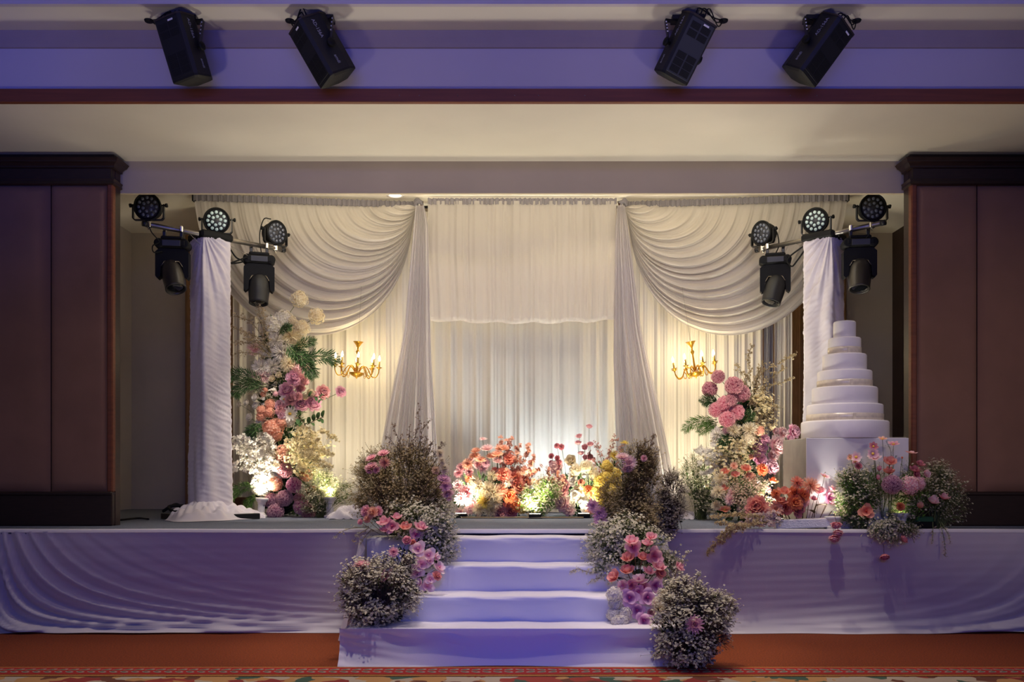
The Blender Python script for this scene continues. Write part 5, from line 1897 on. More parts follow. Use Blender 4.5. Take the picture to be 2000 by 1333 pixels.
def foliage_core(label, base, blobs, n, m, size=0.07):
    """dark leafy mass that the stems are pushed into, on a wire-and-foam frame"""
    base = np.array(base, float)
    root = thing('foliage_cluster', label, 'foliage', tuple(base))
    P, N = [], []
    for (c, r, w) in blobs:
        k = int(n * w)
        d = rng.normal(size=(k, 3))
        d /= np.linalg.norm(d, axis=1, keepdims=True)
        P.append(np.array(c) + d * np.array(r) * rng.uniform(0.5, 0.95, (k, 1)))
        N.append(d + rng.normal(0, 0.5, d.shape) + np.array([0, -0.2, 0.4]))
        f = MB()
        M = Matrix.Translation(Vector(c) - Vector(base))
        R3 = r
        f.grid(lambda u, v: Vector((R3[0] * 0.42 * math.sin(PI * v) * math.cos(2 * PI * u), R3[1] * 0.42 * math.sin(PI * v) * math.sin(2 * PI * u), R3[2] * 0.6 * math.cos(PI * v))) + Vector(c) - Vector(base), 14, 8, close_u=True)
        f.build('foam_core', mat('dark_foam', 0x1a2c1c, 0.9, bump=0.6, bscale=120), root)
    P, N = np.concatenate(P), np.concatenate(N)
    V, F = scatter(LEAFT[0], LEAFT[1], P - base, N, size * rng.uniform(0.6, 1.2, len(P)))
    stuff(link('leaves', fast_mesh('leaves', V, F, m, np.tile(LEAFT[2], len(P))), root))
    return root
# ------------------------------------------------------------------ the tall column of flowers beside the dark wall (pompoms at its foot)
PA = 'tall flower column beside the dark wall'
YA = 10.0
axA = lambda py: 552 if py > 760 else lerp(545, 552, sstep(600, 760, py))
wdA = lambda py: 85
coreA = lambda px, py: W(axA(py) + (px - axA(py)) * 0.15, min(py + 45, 1000), YA)
bA = [blob(555, 985, 50, 35, YA, 0.14, 0.15), blob(552, 900, 52, 80, YA, 0.15, 0.3), blob(555, 790, 45, 80, YA, 0.14, 0.3), blob(545, 690, 32, 70, YA, 0.12, 0.25)]
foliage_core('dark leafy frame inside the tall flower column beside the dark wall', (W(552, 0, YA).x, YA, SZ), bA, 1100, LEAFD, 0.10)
bunch(PA, '''h cr 915 140 78; h cr 1100 325 78; h cr 940 455 80; h wh 745 360 88; h wh 620 430 98; h cr 835 385 52
s wh 665 580 80; s cr 820 545 88; s cr 915 620 70; s wh 575 690 78; s lp 430 680 70; s wh 735 720 112; s cr 785 835 82; s wh 500 880 90; s wh 620 870 82; s lp 510 975 88
r cr 620 1000 48; r cr 690 960 40; r wh 440 1205 52; r wh 445 1295 52; r wh 265 1280 44; r wh 340 1262 44; r cr 1035 1160 50; r cr 975 1198 40; h lp 940 880 70
e dp 865 860 46; e mg 855 985 80; e mg 775 1115 80; e dp 960 1020 56; e dp 925 1095 52; e pk 905 1190 44; e dp 1180 1140 72; e mg 1370 1140 58; e dp 1070 1170 46; e mg 935 1265 78; e mg 1070 1265 78; e dp 815 1225 62; e mv 710 1290 66
h pe 545 1125 26; h pe 525 1170 30; h pe 600 1275 50; h lp 660 1165 26; k wh 745 1222 44''', 420, 560, 5.553, YA, 0.24, axA, wdA, coreA, max_stem=0.35)
bunch(PA, '''r wh 360 190 50; r wh 475 235 58; h pe 575 60 48; h pe 490 120 48; h pe 485 182 46; h pe 570 142 44; h pe 610 310 102; h pe 690 245 56; h pe 640 385 54
e dp 690 112 62; e mv 695 170 48; d wh 780 155 58; h wh 770 230 60; s cr 905 330 66
h pe 740 570 92; p dp 725 745 84; p pe 945 790 68; p pe 620 875 86; p mg 820 895 84; p pe 1000 950 56; p mv 725 1030 84; p mv 590 1060 78; p dp 875 1035 60; p mg 900 1120 82; p mv 630 1175 90; p dp 975 1180 84
h wh 500 755 84; h wh 480 930 84; h wh 560 690 60; h cr 640 700 48''', 420, 780, 5.333, YA, 0.27, axA, wdA, coreA, max_stem=0.3)
for lab, pts, w_ in (
        ('dark green fern frond reaching from the flower column to the chandelier', [(585, 705, 9.5), (610, 697, 9.42), (640, 698, 9.4), (656, 708, 9.4)], 0.10),
        ('dark green fern frond drooping below the one that reaches for the chandelier', [(585, 705, 9.5), (600, 716, 9.42), (612, 735, 9.4)], 0.10),
        ('short dark green fern tip beside the cream spiky chrysanthemums', [(570, 690, 9.5), (592, 672, 9.42), (614, 668, 9.4)], 0.075),
        ('dark green fern tuft between the topmost white hydrangeas', [(545, 655, 9.5), (556, 642, 9.42), (566, 640, 9.4)], 0.06),
        ('dark green fern mass under the cream spiky chrysanthemums', [(560, 672, 9.5), (578, 690, 9.42), (596, 705, 9.4)], 0.11),
        ('dark green fern frond spreading level across the draped column edge', [(520, 752, 9.6), (490, 738, 9.5), (462, 732, 9.45), (446, 738, 9.4)], 0.10),
        ('dark green fern frond hanging below the level one at the draped column', [(520, 755, 9.6), (490, 752, 9.5), (466, 762, 9.45), (458, 772, 9.4)], 0.10),
        ('dark green fern tip under the white roses by the draped column', [(510, 825, 9.6), (496, 838, 9.5), (490, 850, 9.5)], 0.09),
        ('broad green fern frond low beside the white column uplight', [(500, 950, 9.6), (478, 952, 9.55), (458, 962, 9.5), (450, 975, 9.5)], 0.08),
        ('small green fern frond bent down behind the white column uplight', [(500, 965, 9.7), (488, 978, 9.65), (482, 995, 9.6)], 0.07)):
    frond(lab, pts, w_, 20, m=LEAFG if 'broad' in lab or 'small green' in lab else LEAFD)
leaf_sprig('dark ivy sprig under the pale daisy in the flower column', [(575, 815, 9.5), (590, 822, 9.45), (596, 832, 9.4)], 0.075, 5, LEAFD, group='dark leaf sprigs in the flower columns')
leaf_sprig('dark ivy sprig reaching out to the curtain from the flower column', [(600, 830, 9.5), (618, 820, 9.45), (632, 815, 9.4)], 0.075, 7, LEAFD, group='dark leaf sprigs in the flower columns')
leaf_sprig('dark leaf sprig between the peonies nearest the curtain in the flower column', [(600, 775, 9.5), (622, 776, 9.45), (630, 782, 9.4)], 0.06, 4, LEAFD, group='dark leaf sprigs in the flower columns')
twig('dusty pink twig spray fanning over the draped column top edge', [[(530, 690, 9.7), (500, 640, 9.6), (475, 622, 9.55), (440, 618, 9.5)], [(530, 690, 9.7), (490, 655, 9.6), (455, 640, 9.5)], [(530, 695, 9.7), (490, 672, 9.6), (450, 668, 9.5)], [(530, 700, 9.7), (495, 690, 9.6), (458, 690, 9.5)], [(525, 690, 9.7), (510, 630, 9.6), (503, 595, 9.6)], [(530, 690, 9.7), (505, 660, 9.6), (470, 652, 9.5)], [(530, 700, 9.7), (500, 668, 9.6), (478, 660, 9.5)], [(528, 690, 9.7), (517, 640, 9.6), (512, 602, 9.6)]], petal('dusty_twig_blossom', 0x8a7a50, 0xd2bea2), STO, 0.011, 55, 0.08)
twig('white blossom spray spilling from the flower column to the draped column', [[(540, 890, 9.7), (505, 875, 9.55), (470, 868, 9.45), (450, 875, 9.4)], [(540, 895, 9.7), (500, 890, 9.55), (462, 905, 9.45), (458, 918, 9.4)], [(540, 890, 9.7), (510, 862, 9.55), (475, 858, 9.45), (455, 862, 9.4)], [(540, 900, 9.7), (510, 905, 9.5), (480, 918, 9.4)], [(545, 890, 9.7), (525, 865, 9.5), (520, 850, 9.4)], [(540, 890, 9.7), (505, 882, 9.5), (470, 885, 9.4)], [(540, 890, 9.7), (515, 890, 9.5), (490, 898, 9.4)]], WBL, STO, 0.021, 60, 0.075, name='blossom_spray', cat='flower')
twig('cream-yellow blossom spray spilling from the flower column towards the curtain', [[(560, 890, 9.7), (590, 860, 9.5), (625, 845, 9.4), (655, 856, 9.35)], [(560, 895, 9.7), (600, 880, 9.5), (630, 880, 9.4), (650, 888, 9.35)], [(560, 890, 9.7), (590, 870, 9.5), (620, 858, 9.4)], [(560, 900, 9.7), (595, 895, 9.5), (625, 902, 9.4), (642, 910, 9.35)], [(560, 890, 9.7), (580, 850, 9.5), (596, 838, 9.4)], [(560, 900, 9.7), (580, 900, 9.5), (592, 918, 9.4)], [(560, 895, 9.7), (590, 885, 9.5), (620, 890, 9.4)]], GYPC, STG, 0.017, 70, 0.08, name='blossom_spray', cat='flower')
blossom_bush('babys_breath', 'bright baby\'s breath clump beside the column uplight at the pompoms', 'flower', (W(625, 0, 9.6).x, 9.65, SZ), [blob(628, 948, 34, 42, 9.6, 0.14, 1), blob(612, 975, 26, 30, 9.6, 0.12, 0.5), blob(672, 965, 26, 28, 9.7, 0.12, 0.5)], 120, 13, GYP, STG, 0.011, 0.035, leaves=260, leaf_size=0.03, lo=SZ + 0.01)

blossom_bush('blossom_cluster', 'fluffy white blossom mass low in the flower column, on the draped column side', 'flower', (W(530, 0, 9.95).x, 9.95, SZ + 0.3), [blob(500, 890, 42, 34, 9.75, 0.12, 1.0), blob(520, 925, 30, 26, 9.7, 0.1, 0.5)], 60, 12, WBL, STG, 0.024, 0.035, hollow=0.3)
blossom_bush('blossom_cluster', 'fluffy cream-yellow blossom mass low in the flower column, on the curtain side', 'flower', (W(570, 0, 9.95).x, 9.95, SZ + 0.3), [blob(598, 878, 44, 34, 9.75, 0.12, 1.0), blob(590, 905, 34, 24, 9.7, 0.1, 0.5)], 60, 13, GYPC, STG, 0.02, 0.04, hollow=0.3)
blossom_bush('blossom_cluster', 'soft white blossom mass behind the white roses in the flower column', 'flower', (W(545, 0, 10.0).x, 10.0, SZ + 0.8), [blob(520, 745, 40, 45, 9.85, 0.12, 1.0), blob(545, 690, 34, 50, 9.85, 0.1, 0.7)], 50, 12, WBL, STG, 0.024, 0.04, hollow=0.3)

# ------------------------------------------------------------------ flowers down the steps, dark-wall side
PB = 'step flowers beside the dry twig bush'
cB = lambda px, py: W(765, 1060 if py < 1050 else min(py + 60, 1180), 7.35 if py < 1060 else 7.0)
bunch(PB, '''m pk 450 545 50 u; m dp 450 622 60 u; m pk 565 500 54 u; m pe 575 590 50; m dp 500 655 34; m li 435 672 34 d
m li 1130 738 64 u; m li 1145 808 58; m mv 1165 880 56 d; m lp 1180 930 30 d
c cr 1095 500 38; c cr 1110 570 32; c cr 1135 640 48; c ta 1055 660 36
c pk 400 1040 52; c pe 455 1052 52; c pk 510 1040 44; c pe 410 1112 36; c pk 345 1140 26
g pk 690 1095 52 U; g pk 570 1140 68 u; o pk 640 1180 64; g pk 575 1215 46 u; g sa 770 1185 62 u; g pk 915 1185 64 u; o mg 865 1258 60''', 630, 780, 4.76, 7.15, 0.30, 790, 120, cB, STEMB, 0.28)
bunch(PB, '''r pk 880 300 54; r sa 940 322 40; o lp 995 385 76; o lp 1110 450 72; g lp 1190 470 46 r; o lp 1035 540 78; o lp 980 625 72; o lp 1230 570 68 b; c sa 1200 662 54 b; o lp 1125 700 54; o lp 1095 772 72; g lp 1010 738 54 l; g lp 1120 515 40''', 630, 1000, 5.333, 6.85, 0.25, 790, 110, cB, STEMB, 0.25)
bunch(PB, '''m pk 405 545 78 U; m pk 660 655 82 a; m pk 740 420 52''', 630, 1000, 5.333, 6.55, 0.22, 740, 90, lambda px, py: W(740, 1180, 6.5), STEMM, 0.25)
# dense twiggy bush at the stage edge and its lower companions
blossom_bush('babys_breath', 'large olive-brown twiggy bush of baby\'s breath at the stage edge, left of the steps', 'flower', (W(790, 0, 7.35).x, 7.4, 0.80),
             [blob(785, 930, 85, 72, 7.3, 0.24, 1.2), blob(725, 935, 40, 60, 7.3, 0.18, 0.5), blob(845, 960, 42, 70, 7.2, 0.18, 0.6), blob(760, 985, 75, 40, 7.2, 0.2, 0.6)], 430, 17, GYPD, STO, 0.0072, 0.034, BL3, 0.35, leaves=800, leaf_m=petal('olive_leaf', 0x4a4618, 0x7c7234), leaf_size=0.028)
blossom_bush('babys_breath', 'bushy green baby\'s breath spilling over the upper steps below the dry twig bush', 'flower', (W(840, 0, 7.1).x, 7.15, 0.62),
             [blob(850, 1050, 45, 62, 6.98, 0.18, 1.0), blob(800, 1015, 60, 45, 7.05, 0.2, 0.8), blob(862, 1020, 36, 40, 7.0, 0.16, 0.5)], 210, 15, GYP, STG, 0.0105, 0.030, BL5, 0.35, leaves=700, leaf_m=petal('olive_green_leaf', 0x344018, 0x667432), leaf_size=0.03)
blossom_bush('babys_breath', 'rounded grey-white baby\'s breath bush on the lowest step, left side', 'flower', (W(740, 0, 6.45).x, 6.42, 0.25),
             [blob(742, 1160, 80, 58, 6.42, 0.22, 1.2), blob(700, 1130, 40, 42, 6.4, 0.15, 0.5), blob(765, 1105, 45, 32, 6.45, 0.15, 0.5), blob(720, 1195, 55, 30, 6.35, 0.14, 0.5)], 250, 17, GYP, STK, 0.0098, 0.024, BL5, 0.6, leaves=360, leaf_m=petal('olive_green_leaf', 0x344018, 0x667432), leaf_size=0.03, lo=0.255)
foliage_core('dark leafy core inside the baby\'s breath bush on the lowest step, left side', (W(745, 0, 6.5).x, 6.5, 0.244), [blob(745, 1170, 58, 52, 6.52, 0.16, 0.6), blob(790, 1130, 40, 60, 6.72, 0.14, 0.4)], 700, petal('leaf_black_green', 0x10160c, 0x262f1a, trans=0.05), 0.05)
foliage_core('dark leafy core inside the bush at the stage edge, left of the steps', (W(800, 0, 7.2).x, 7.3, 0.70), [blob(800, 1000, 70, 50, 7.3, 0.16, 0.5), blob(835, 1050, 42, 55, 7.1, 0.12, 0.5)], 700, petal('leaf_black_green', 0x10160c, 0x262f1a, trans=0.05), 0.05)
twig('tall dry twigs rising in front of the tied drape', [[(800, 925, 7.35), (802, 880, 7.3), (815, 840, 7.3), (818, 795, 7.3)], [(800, 925, 7.35), (790, 885, 7.3), (775, 850, 7.3), (766, 828, 7.3)], [(798, 925, 7.35), (785, 890, 7.3), (765, 862, 7.3), (755, 852, 7.3)], [(802, 920, 7.35), (818, 870, 7.3), (826, 840, 7.3), (840, 820, 7.3)], [(800, 920, 7.35), (800, 870, 7.3), (800, 835, 7.3)], [(805, 930, 7.35), (835, 890, 7.3), (845, 862, 7.3)], [(805, 930, 7.35), (825, 885, 7.3), (832, 858, 7.3)], [(808, 935, 7.35), (848, 890, 7.3), (868, 864, 7.3)], [(795, 930, 7.35), (780, 890, 7.3), (782, 850, 7.3)]], petal('dry_twig_bud', 0x5e4c40, 0x9a8576), STK, 0.0075, 48, 0.045, bl=BL3)
twig('arching sprig of small blossoms hanging over the stage edge, left of the steps', [[(720, 1030, 7.2), (690, 1032, 7.1), (665, 1040, 7.1), (653, 1050, 7.1)], [(720, 1032, 7.2), (700, 1045, 7.1), (690, 1060, 7.1)], [(725, 1035, 7.2), (712, 1050, 7.1), (704, 1065, 7.1)]], GYP, STO, 0.010, 30, 0.045)

# ------------------------------------------------------------------ low flower bed before the middle curtain
PC1 = 'peach half of the low flower bed'
PC2 = 'yellow half of the low flower bed'
YC = 9.95
cC1 = lambda px, py: W(975 + (px - 975) * 0.5, 1005, YC)
cC2 = lambda px, py: W(1150 + (px - 1150) * 0.6, 1005, YC)
foliage_core('dark leafy base under the peach half of the low flower bed', (W(970, 0, YC).x, YC, SZ), [blob(940, 970, 50, 45, YC, 0.16, 0.4), blob(990, 965, 50, 50, YC, 0.16, 0.4)], 700, LEAFD, 0.09)
foliage_core('dark leafy base under the yellow half of the low flower bed', (W(1150, 0, YC).x, YC, SZ), [blob(1120, 970, 40, 40, YC, 0.16, 0.4), blob(1180, 955, 50, 55, YC, 0.16, 0.4)], 700, LEAFD, 0.09)
bunch(PC1, '''m lp 515 190 42 U; m lp 555 275 58 u; m pe 445 300 46 u; m pe 435 352 54 u; m pe 495 388 54 u; m pe 655 330 54 u; m pe 600 352 52 u; m pe 690 275 56 u; m lp 400 390 46 u; m pe 365 435 52; m dp 300 470 46; m pk 275 525 44; m lp 460 440 42; m lp 515 468 52; m mv 545 430 42; m lp 660 400 48 u; c co 775 385 52; m dp 380 508 44; m pe 725 270 46 u; m pe 745 345 46 u
m or 385 578 44; m cr 430 600 48; m lp 270 640 58; m pk 350 720 80; m lp 410 830 64; m lp 300 770 62; m lp 380 880 54; m lp 290 910 50
s cr 480 672 80; s cr 560 682 80; s cr 615 722 92; s ye 540 800 74; s cr 480 880 64; s cr 590 890 68; s cr 630 800 70; s wh 750 600 58; s pe 690 690 66; s cr 610 550 54
c co 830 572 76; c co 720 532 66; c co 870 650 66; c or 780 745 68; c or 850 830 66; c co 930 612 64; e dp 690 912 78; c ro 790 898 64; c co 770 822 54; c ye 900 880 40; c pe 690 520 46; c co 640 510 46''', 840, 820, 5.0, YC, 0.32, 965, 110, cC1, max_stem=0.55)
bunch(PC2, '''r dp 1555 70 40 u; r dp 1455 165 40 u; r dp 1445 230 37 u; r dp 1510 270 37; r dp 1565 245 40 u; r dp 1475 330 40 U; r dp 1560 370 40; r dp 1515 370 32; c ro 1235 255 26; c ro 1280 265 29; c ro 1180 355 27; c ro 1240 375 25; c ro 1180 420 25; c ro 1260 415 25
e lp 1222 465 66; r cr 1375 400 64; h cr 1422 490 54; h cr 1530 460 56; d wh 1620 482 28; b wh 1490 552 44 r; k wh 1385 560 42
m ye 1900 225 46 U; m ye 1800 350 44; h ye 1725 460 56; h ye 1660 612 60; h ye 1640 700 64; h ye 1655 755 64; h ye 1800 540 60; h ye 1815 612 50; h ye 1832 650 44; h ye 1720 560 56; h ye 1700 790 54; h ye 1705 852 44; h ye 1760 690 60; h cr 1600 540 50
c dp 1300 640 64; c dp 1290 702 58; e lp 1280 812 82; e lp 1355 880 58; c dp 1270 590 52; c dp 1200 610 44
c or 1545 690 46; c co 1475 612 34; c pe 1590 752 46; o wh 1390 600 44; o wh 1410 735 52; o wh 1480 772 54; o wh 1510 842 58; r wh 1530 900 54; o wh 1385 812 46; c cr 1440 690 46; c pe 1560 880 44''', 840, 820, 5.0, YC, 0.32, 1160, 100, cC2, max_stem=0.6)
bunch('step flowers nearest the yellow flowers', '''m lp 1880 360 66 u; m lp 1950 420 66; m mv 1930 482 58 d; m li 1585 838 62; m li 1655 915 70; m li 1668 985 66''', 840, 820, 5.0, 7.4, 0.2, 1210, 70, lambda px, py: W(1215, 1040, 7.4), max_stem=0.35)
PEB = petal('peach_leaf_disc', 0xc8846a, 0xecb8a0, trans=0.35)
twig('dried peach leaf spray standing tall in the low flower bed', [[(985, 960, 9.8), (980, 900, 9.7), (978, 855, 9.7)], [(985, 960, 9.8), (990, 900, 9.7), (1000, 858, 9.65)], [(990, 960, 9.8), (1005, 910, 9.7), (1016, 870, 9.65)], [(990, 960, 9.8), (1015, 910, 9.7), (1034, 872, 9.65)], [(990, 960, 9.8), (1020, 925, 9.7), (1042, 895, 9.65)], [(992, 960, 9.8), (1030, 930, 9.7), (1055, 915, 9.65)], [(985, 960, 9.8), (1000, 920, 9.65), (1012, 890, 9.6)], [(992, 960, 9.8), (1030, 945, 9.7), (1062, 935, 9.65)], [(985, 960, 9.8), (1010, 930, 9.6), (1035, 920, 9.6)]], PEB, STEMB, 0.026, 26, 0.07, name='dried_leaf_spray', cat='leaf')
twig('dried dusty pink sprig among the yellow flowers', [[(1180, 960, 9.8), (1190, 900, 9.7), (1200, 855, 9.65)], [(1180, 960, 9.8), (1175, 900, 9.7), (1165, 868, 9.65)], [(1182, 960, 9.8), (1205, 900, 9.7), (1215, 870, 9.65)], [(1178, 960, 9.8), (1165, 910, 9.7), (1150, 885, 9.65)], [(1180, 960, 9.8), (1185, 910, 9.7), (1190, 880, 9.65)]], petal('dusty_pink_bud', 0xa8705e, 0xd8a898), STEMB, 0.014, 40, 0.07, name='dried_leaf_spray', cat='leaf')
twig('small dried peach spray between the two halves of the low flower bed', [[(1075, 985, 9.8), (1072, 940, 9.7), (1068, 915, 9.65)], [(1075, 985, 9.8), (1080, 945, 9.7), (1088, 925, 9.65)], [(1078, 985, 9.8), (1092, 950, 9.7), (1100, 932, 9.65)]], PEB, STEMB, 0.02, 30, 0.06, name='dried_leaf_spray', cat='leaf')
blossom_bush('babys_breath', 'bright green baby\'s breath clump in the middle of the low flower bed', 'flower', (W(1050, 0, 9.6).x, 9.65, SZ), [blob(1050, 975, 36, 34, 9.6, 0.14, 1.0), blob(1072, 955, 26, 24, 9.6, 0.12, 0.5)], 110, 12, GYP, STG, 0.012, 0.04, leaves=1100, leaf_size=0.04, leaf_m=petal('leaf_bright_green', 0x3a6a22, 0x7fae48), lo=SZ + 0.01)

# ------------------------------------------------------------------ flowers down the steps, cake side
PD = 'step flowers on the cake side'
cD = lambda px, py: W(1245, min(py + 55, 1215), 6.9)
bunch(PD, '''g pk 535 225 58 u; g pk 690 195 48 u; g pk 660 245 50 U; o pk 550 282 60; g sa 505 360 58 u; g sa 625 355 50 u; o pk 722 345 64; g pk 750 430 58 u; g sa 760 480 46; g sa 500 457 58 u; g sa 395 508 58 a; o lp 590 518 64 u; g pk 670 465 48 u; g lp 465 578 48; g pk 535 578 52; g pk 630 592 48; o pl 730 577 62; o pl 520 672 66; o mg 590 632 48; o pl 665 672 66; o pl 580 772 58; o pl 635 852 64; g pk 910 430 46 b''', 1100, 1000, 4.003, 6.85, 0.26, 1245, 90, cD, STEMB, 0.28, lift=0.1)
bunch(PD, '''h wh 400 650 56; h wh 412 722 52; h wh 395 802 50; h wh 480 802 52; h wh 460 852 50; h cr 752 722 54; h cr 790 660 50; h wh 420 860 40; c dp 690 790 30''', 1100, 1000, 4.003, 6.75, 0.16, 1245, 90, cD, STEMM, 0.2)
bunch(PD, 'm pk 1030 882 68 f', 1100, 1000, 4.003, 6.12, 0.16, 1350, 90, lambda px, py: W(1350, 1250, 6.2), STEMM, 0.2)
bunch(PD, 'm pk 830 398 34', 1100, 820, 5.263, 7.3, 0.1, 1250, 60, lambda px, py: W(1245, 980, 7.35), STEMM, 0.3)
blossom_bush('babys_breath', 'tall olive twiggy bush of baby\'s breath at the stage edge, cake side of the steps', 'flower', (W(1240, 0, 7.35).x, 7.4, 0.80),
             [blob(1245, 940, 42, 75, 7.35, 0.2, 1.0), blob(1215, 985, 50, 55, 7.3, 0.18, 0.7), blob(1262, 905, 24, 40, 7.35, 0.12, 0.3), blob(1235, 1010, 60, 40, 7.25, 0.18, 0.6)], 320, 17, GYPD, STO, 0.0072, 0.034, BL3, 0.35, leaves=640, leaf_m=petal('olive_leaf', 0x4a4618, 0x7c7234), leaf_size=0.028)
blossom_bush('babys_breath', 'dark rounded baby\'s breath bush beside the tall olive one at the stage edge', 'flower', (W(1312, 0, 7.5).x, 7.6, SZ),
             [blob(1312, 965, 30, 55, 7.55, 0.16, 1.0), blob(1300, 1005, 36, 32, 7.5, 0.16, 0.6), blob(1290, 1035, 28, 20, 7.42, 0.08, 0.3)], 170, 16, petal('gypsophila_greyed', 0x76705a, 0xb8aca4), STK, 0.0085, 0.03, BL5, 0.5, leaves=360, leaf_m=petal('leaf_black_green', 0x10160c, 0x262f1a, trans=0.05), leaf_size=0.035)
blossom_bush('babys_breath', 'green baby\'s breath spilling down the upper steps, cake side', 'flower', (W(1205, 0, 7.05).x, 7.1, 0.62),
             [blob(1190, 1075, 45, 65, 6.95, 0.18, 1.0), blob(1225, 1050, 50, 50, 7.0, 0.18, 0.6), blob(1285, 1080, 30, 60, 6.95, 0.12, 0.4), blob(1310, 1120, 18, 40, 6.9, 0.08, 0.2)], 220, 15, GYP, STG, 0.0105, 0.030, BL5, 0.4, leaves=700, leaf_m=petal('olive_green_leaf', 0x344018, 0x667432), leaf_size=0.03)
blossom_bush('babys_breath', 'big rounded grey-white baby\'s breath bush on the carpet by the lowest step', 'flower', (W(1352, 0, 6.15).x, 6.16, 0.0),
             [blob(1352, 1222, 82, 74, 6.15, 0.22, 1.2), blob(1335, 1160, 46, 35, 6.2, 0.14, 0.5), blob(1405, 1190, 34, 36, 6.15, 0.12, 0.35), blob(1340, 1265, 70, 40, 6.1, 0.16, 0.5)], 290, 17, GYP, STK, 0.0098, 0.024, BL5, 0.6, leaves=420, leaf_m=petal('olive_green_leaf', 0x344018, 0x667432), leaf_size=0.03, lo=0.02)
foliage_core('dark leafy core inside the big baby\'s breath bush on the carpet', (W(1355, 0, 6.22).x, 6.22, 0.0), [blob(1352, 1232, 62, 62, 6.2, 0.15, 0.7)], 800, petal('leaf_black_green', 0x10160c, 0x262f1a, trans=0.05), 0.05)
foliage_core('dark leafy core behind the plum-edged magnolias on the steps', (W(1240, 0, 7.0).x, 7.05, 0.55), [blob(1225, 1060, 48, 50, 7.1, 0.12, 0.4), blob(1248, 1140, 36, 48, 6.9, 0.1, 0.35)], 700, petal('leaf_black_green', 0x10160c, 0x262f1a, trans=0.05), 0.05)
twig('dark dry twig spike rising before the tied drape, cake side', [[(1255, 960, 7.4), (1262, 900, 7.35), (1270, 870, 7.35), (1277, 850, 7.35)], [(1255, 960, 7.4), (1252, 910, 7.35), (1254, 880, 7.35), (1262, 862, 7.35)], [(1258, 960, 7.4), (1275, 910, 7.35), (1282, 880, 7.35)], [(1250, 960, 7.4), (1243, 910, 7.35), (1246, 885, 7.35)]], petal('dry_twig_bud', 0x5e4c40, 0x9a8576), STK, 0.0085, 55, 0.05, bl=BL3)
twig('small blossom sprig stretched over the steps, cake side', [[(1180, 1120, 6.9), (1150, 1118, 6.85), (1128, 1112, 6.85), (1112, 1118, 6.85)], [(1180, 1130, 6.9), (1160, 1132, 6.85), (1150, 1140, 6.85)]], GYP, STO, 0.010, 42, 0.035)
twig('small blossom sprig hanging against the skirt beside the big carpet bush', [[(1310, 1150, 6.8), (1320, 1120, 6.75), (1335, 1088, 6.75), (1345, 1078, 6.75)], [(1310, 1150, 6.8), (1318, 1140, 6.75), (1325, 1135, 6.75)]], GYP, STO, 0.010, 42, 0.035)
twig('upright blossom sprig on top of the big carpet bush', [[(1350, 1190, 6.2), (1356, 1160, 6.15), (1362, 1130, 6.15), (1366, 1122, 6.15)], [(1380, 1190, 6.2), (1410, 1170, 6.15), (1430, 1160, 6.15)], [(1390, 1210, 6.2), (1425, 1200, 6.15), (1445, 1195, 6.15)]], GYP, STO, 0.011, 50, 0.03)

# ------------------------------------------------------------------ column of flowers next to the cake
PE = 'flower column beside the cake'
YE = 9.0
axE = lambda py: 1450 if py < 900 else 1440
wdE = lambda py: 90
coreE = lambda px, py: W(axE(py) + (px - axE(py)) * 0.15, min(py + 45, 1010), YE)
foliage_core('dark leafy frame inside the flower column beside the cake', (W(1445, 0, YE).x, YE, SZ), [blob(1445, 985, 55, 40, YE, 0.15, 0.2), blob(1442, 910, 48, 70, YE, 0.15, 0.3), blob(1452, 820, 38, 75, YE, 0.13, 0.3)], 900, LEAFD, 0.09)
bunch(PE, '''p dp 710 385 78; p dp 615 525 86; p dp 890 485 100; p dp 980 575 92; p dp 855 650 74; p pk 785 695 90; p pk 685 760 80; p pk 925 790 86; p pk 812 865 90; h lp 800 1000 46
s wh 705 1040 84; s cr 890 990 78; s cr 1065 985 84; s cr 960 1190 76; s cr 800 1190 80; h cr 1060 1090 66
e mg 1580 1000 80; e lp 1450 1015 64; e lp 1390 1160 100; e mg 1250 1090 54; e mg 1190 1180 86; e mg 1200 1320 82; e lp 1340 1282 64; e lp 1370 1000 44; e mg 1530 1082 42; r pe 1080 1292 38; h pe 1180 1000 50''', 1280, 670, 5.797, YE, 0.27, axE, wdE, coreE, max_stem=0.35)
bunch(PE, '''g co 390 420 50 u; g co 600 388 56 u; g sa 495 450 48 u; g co 375 588 48 u; c or 770 395 56; e mv 870 372 66; g or 870 512 50 u; g pk 805 600 56 u; m pe 480 360 40
s cr 350 490 66; s cr 320 622 66; s lp 470 640 56; s lp 440 702 54; h pe 640 482 54; s lp 560 780 56; k co 385 792 66 u; m lp 690 560 64; s cr 300 760 50; h pe 540 700 50; h pe 720 660 50''', 1340, 840, 5.126, 8.85, 0.26, 1440, 100, coreE, max_stem=0.35)
PF1 = 'coral flowers in the white foam block'
bunch(PF1, '''g co 980 615 66 u; e sa 710 768 102; o co 945 697 66 u; s co 1110 530 64; s pe 1245 560 80; c or 1090 632 66; c or 1100 722 76; c or 1180 652 66; c or 900 640 44; g pk 1335 615 66 u; g pk 1465 590 50 u; o mg 1455 682 72; o mg 1565 700 72; c dp 1190 712 50; o ro 1125 792 76; c co 995 780 66; m pe 900 790 66; m lp 830 800 44 u; k dp 1390 460 50 u; c lp 1610 760 38 d; g pk 1280 690 36 u''', 1340, 840, 5.126, 7.85, 0.22, 1540, 120, lambda px, py: W(1560 + (px - 1560) * 0.6, 1020, 7.68), STEMB, 0.32)
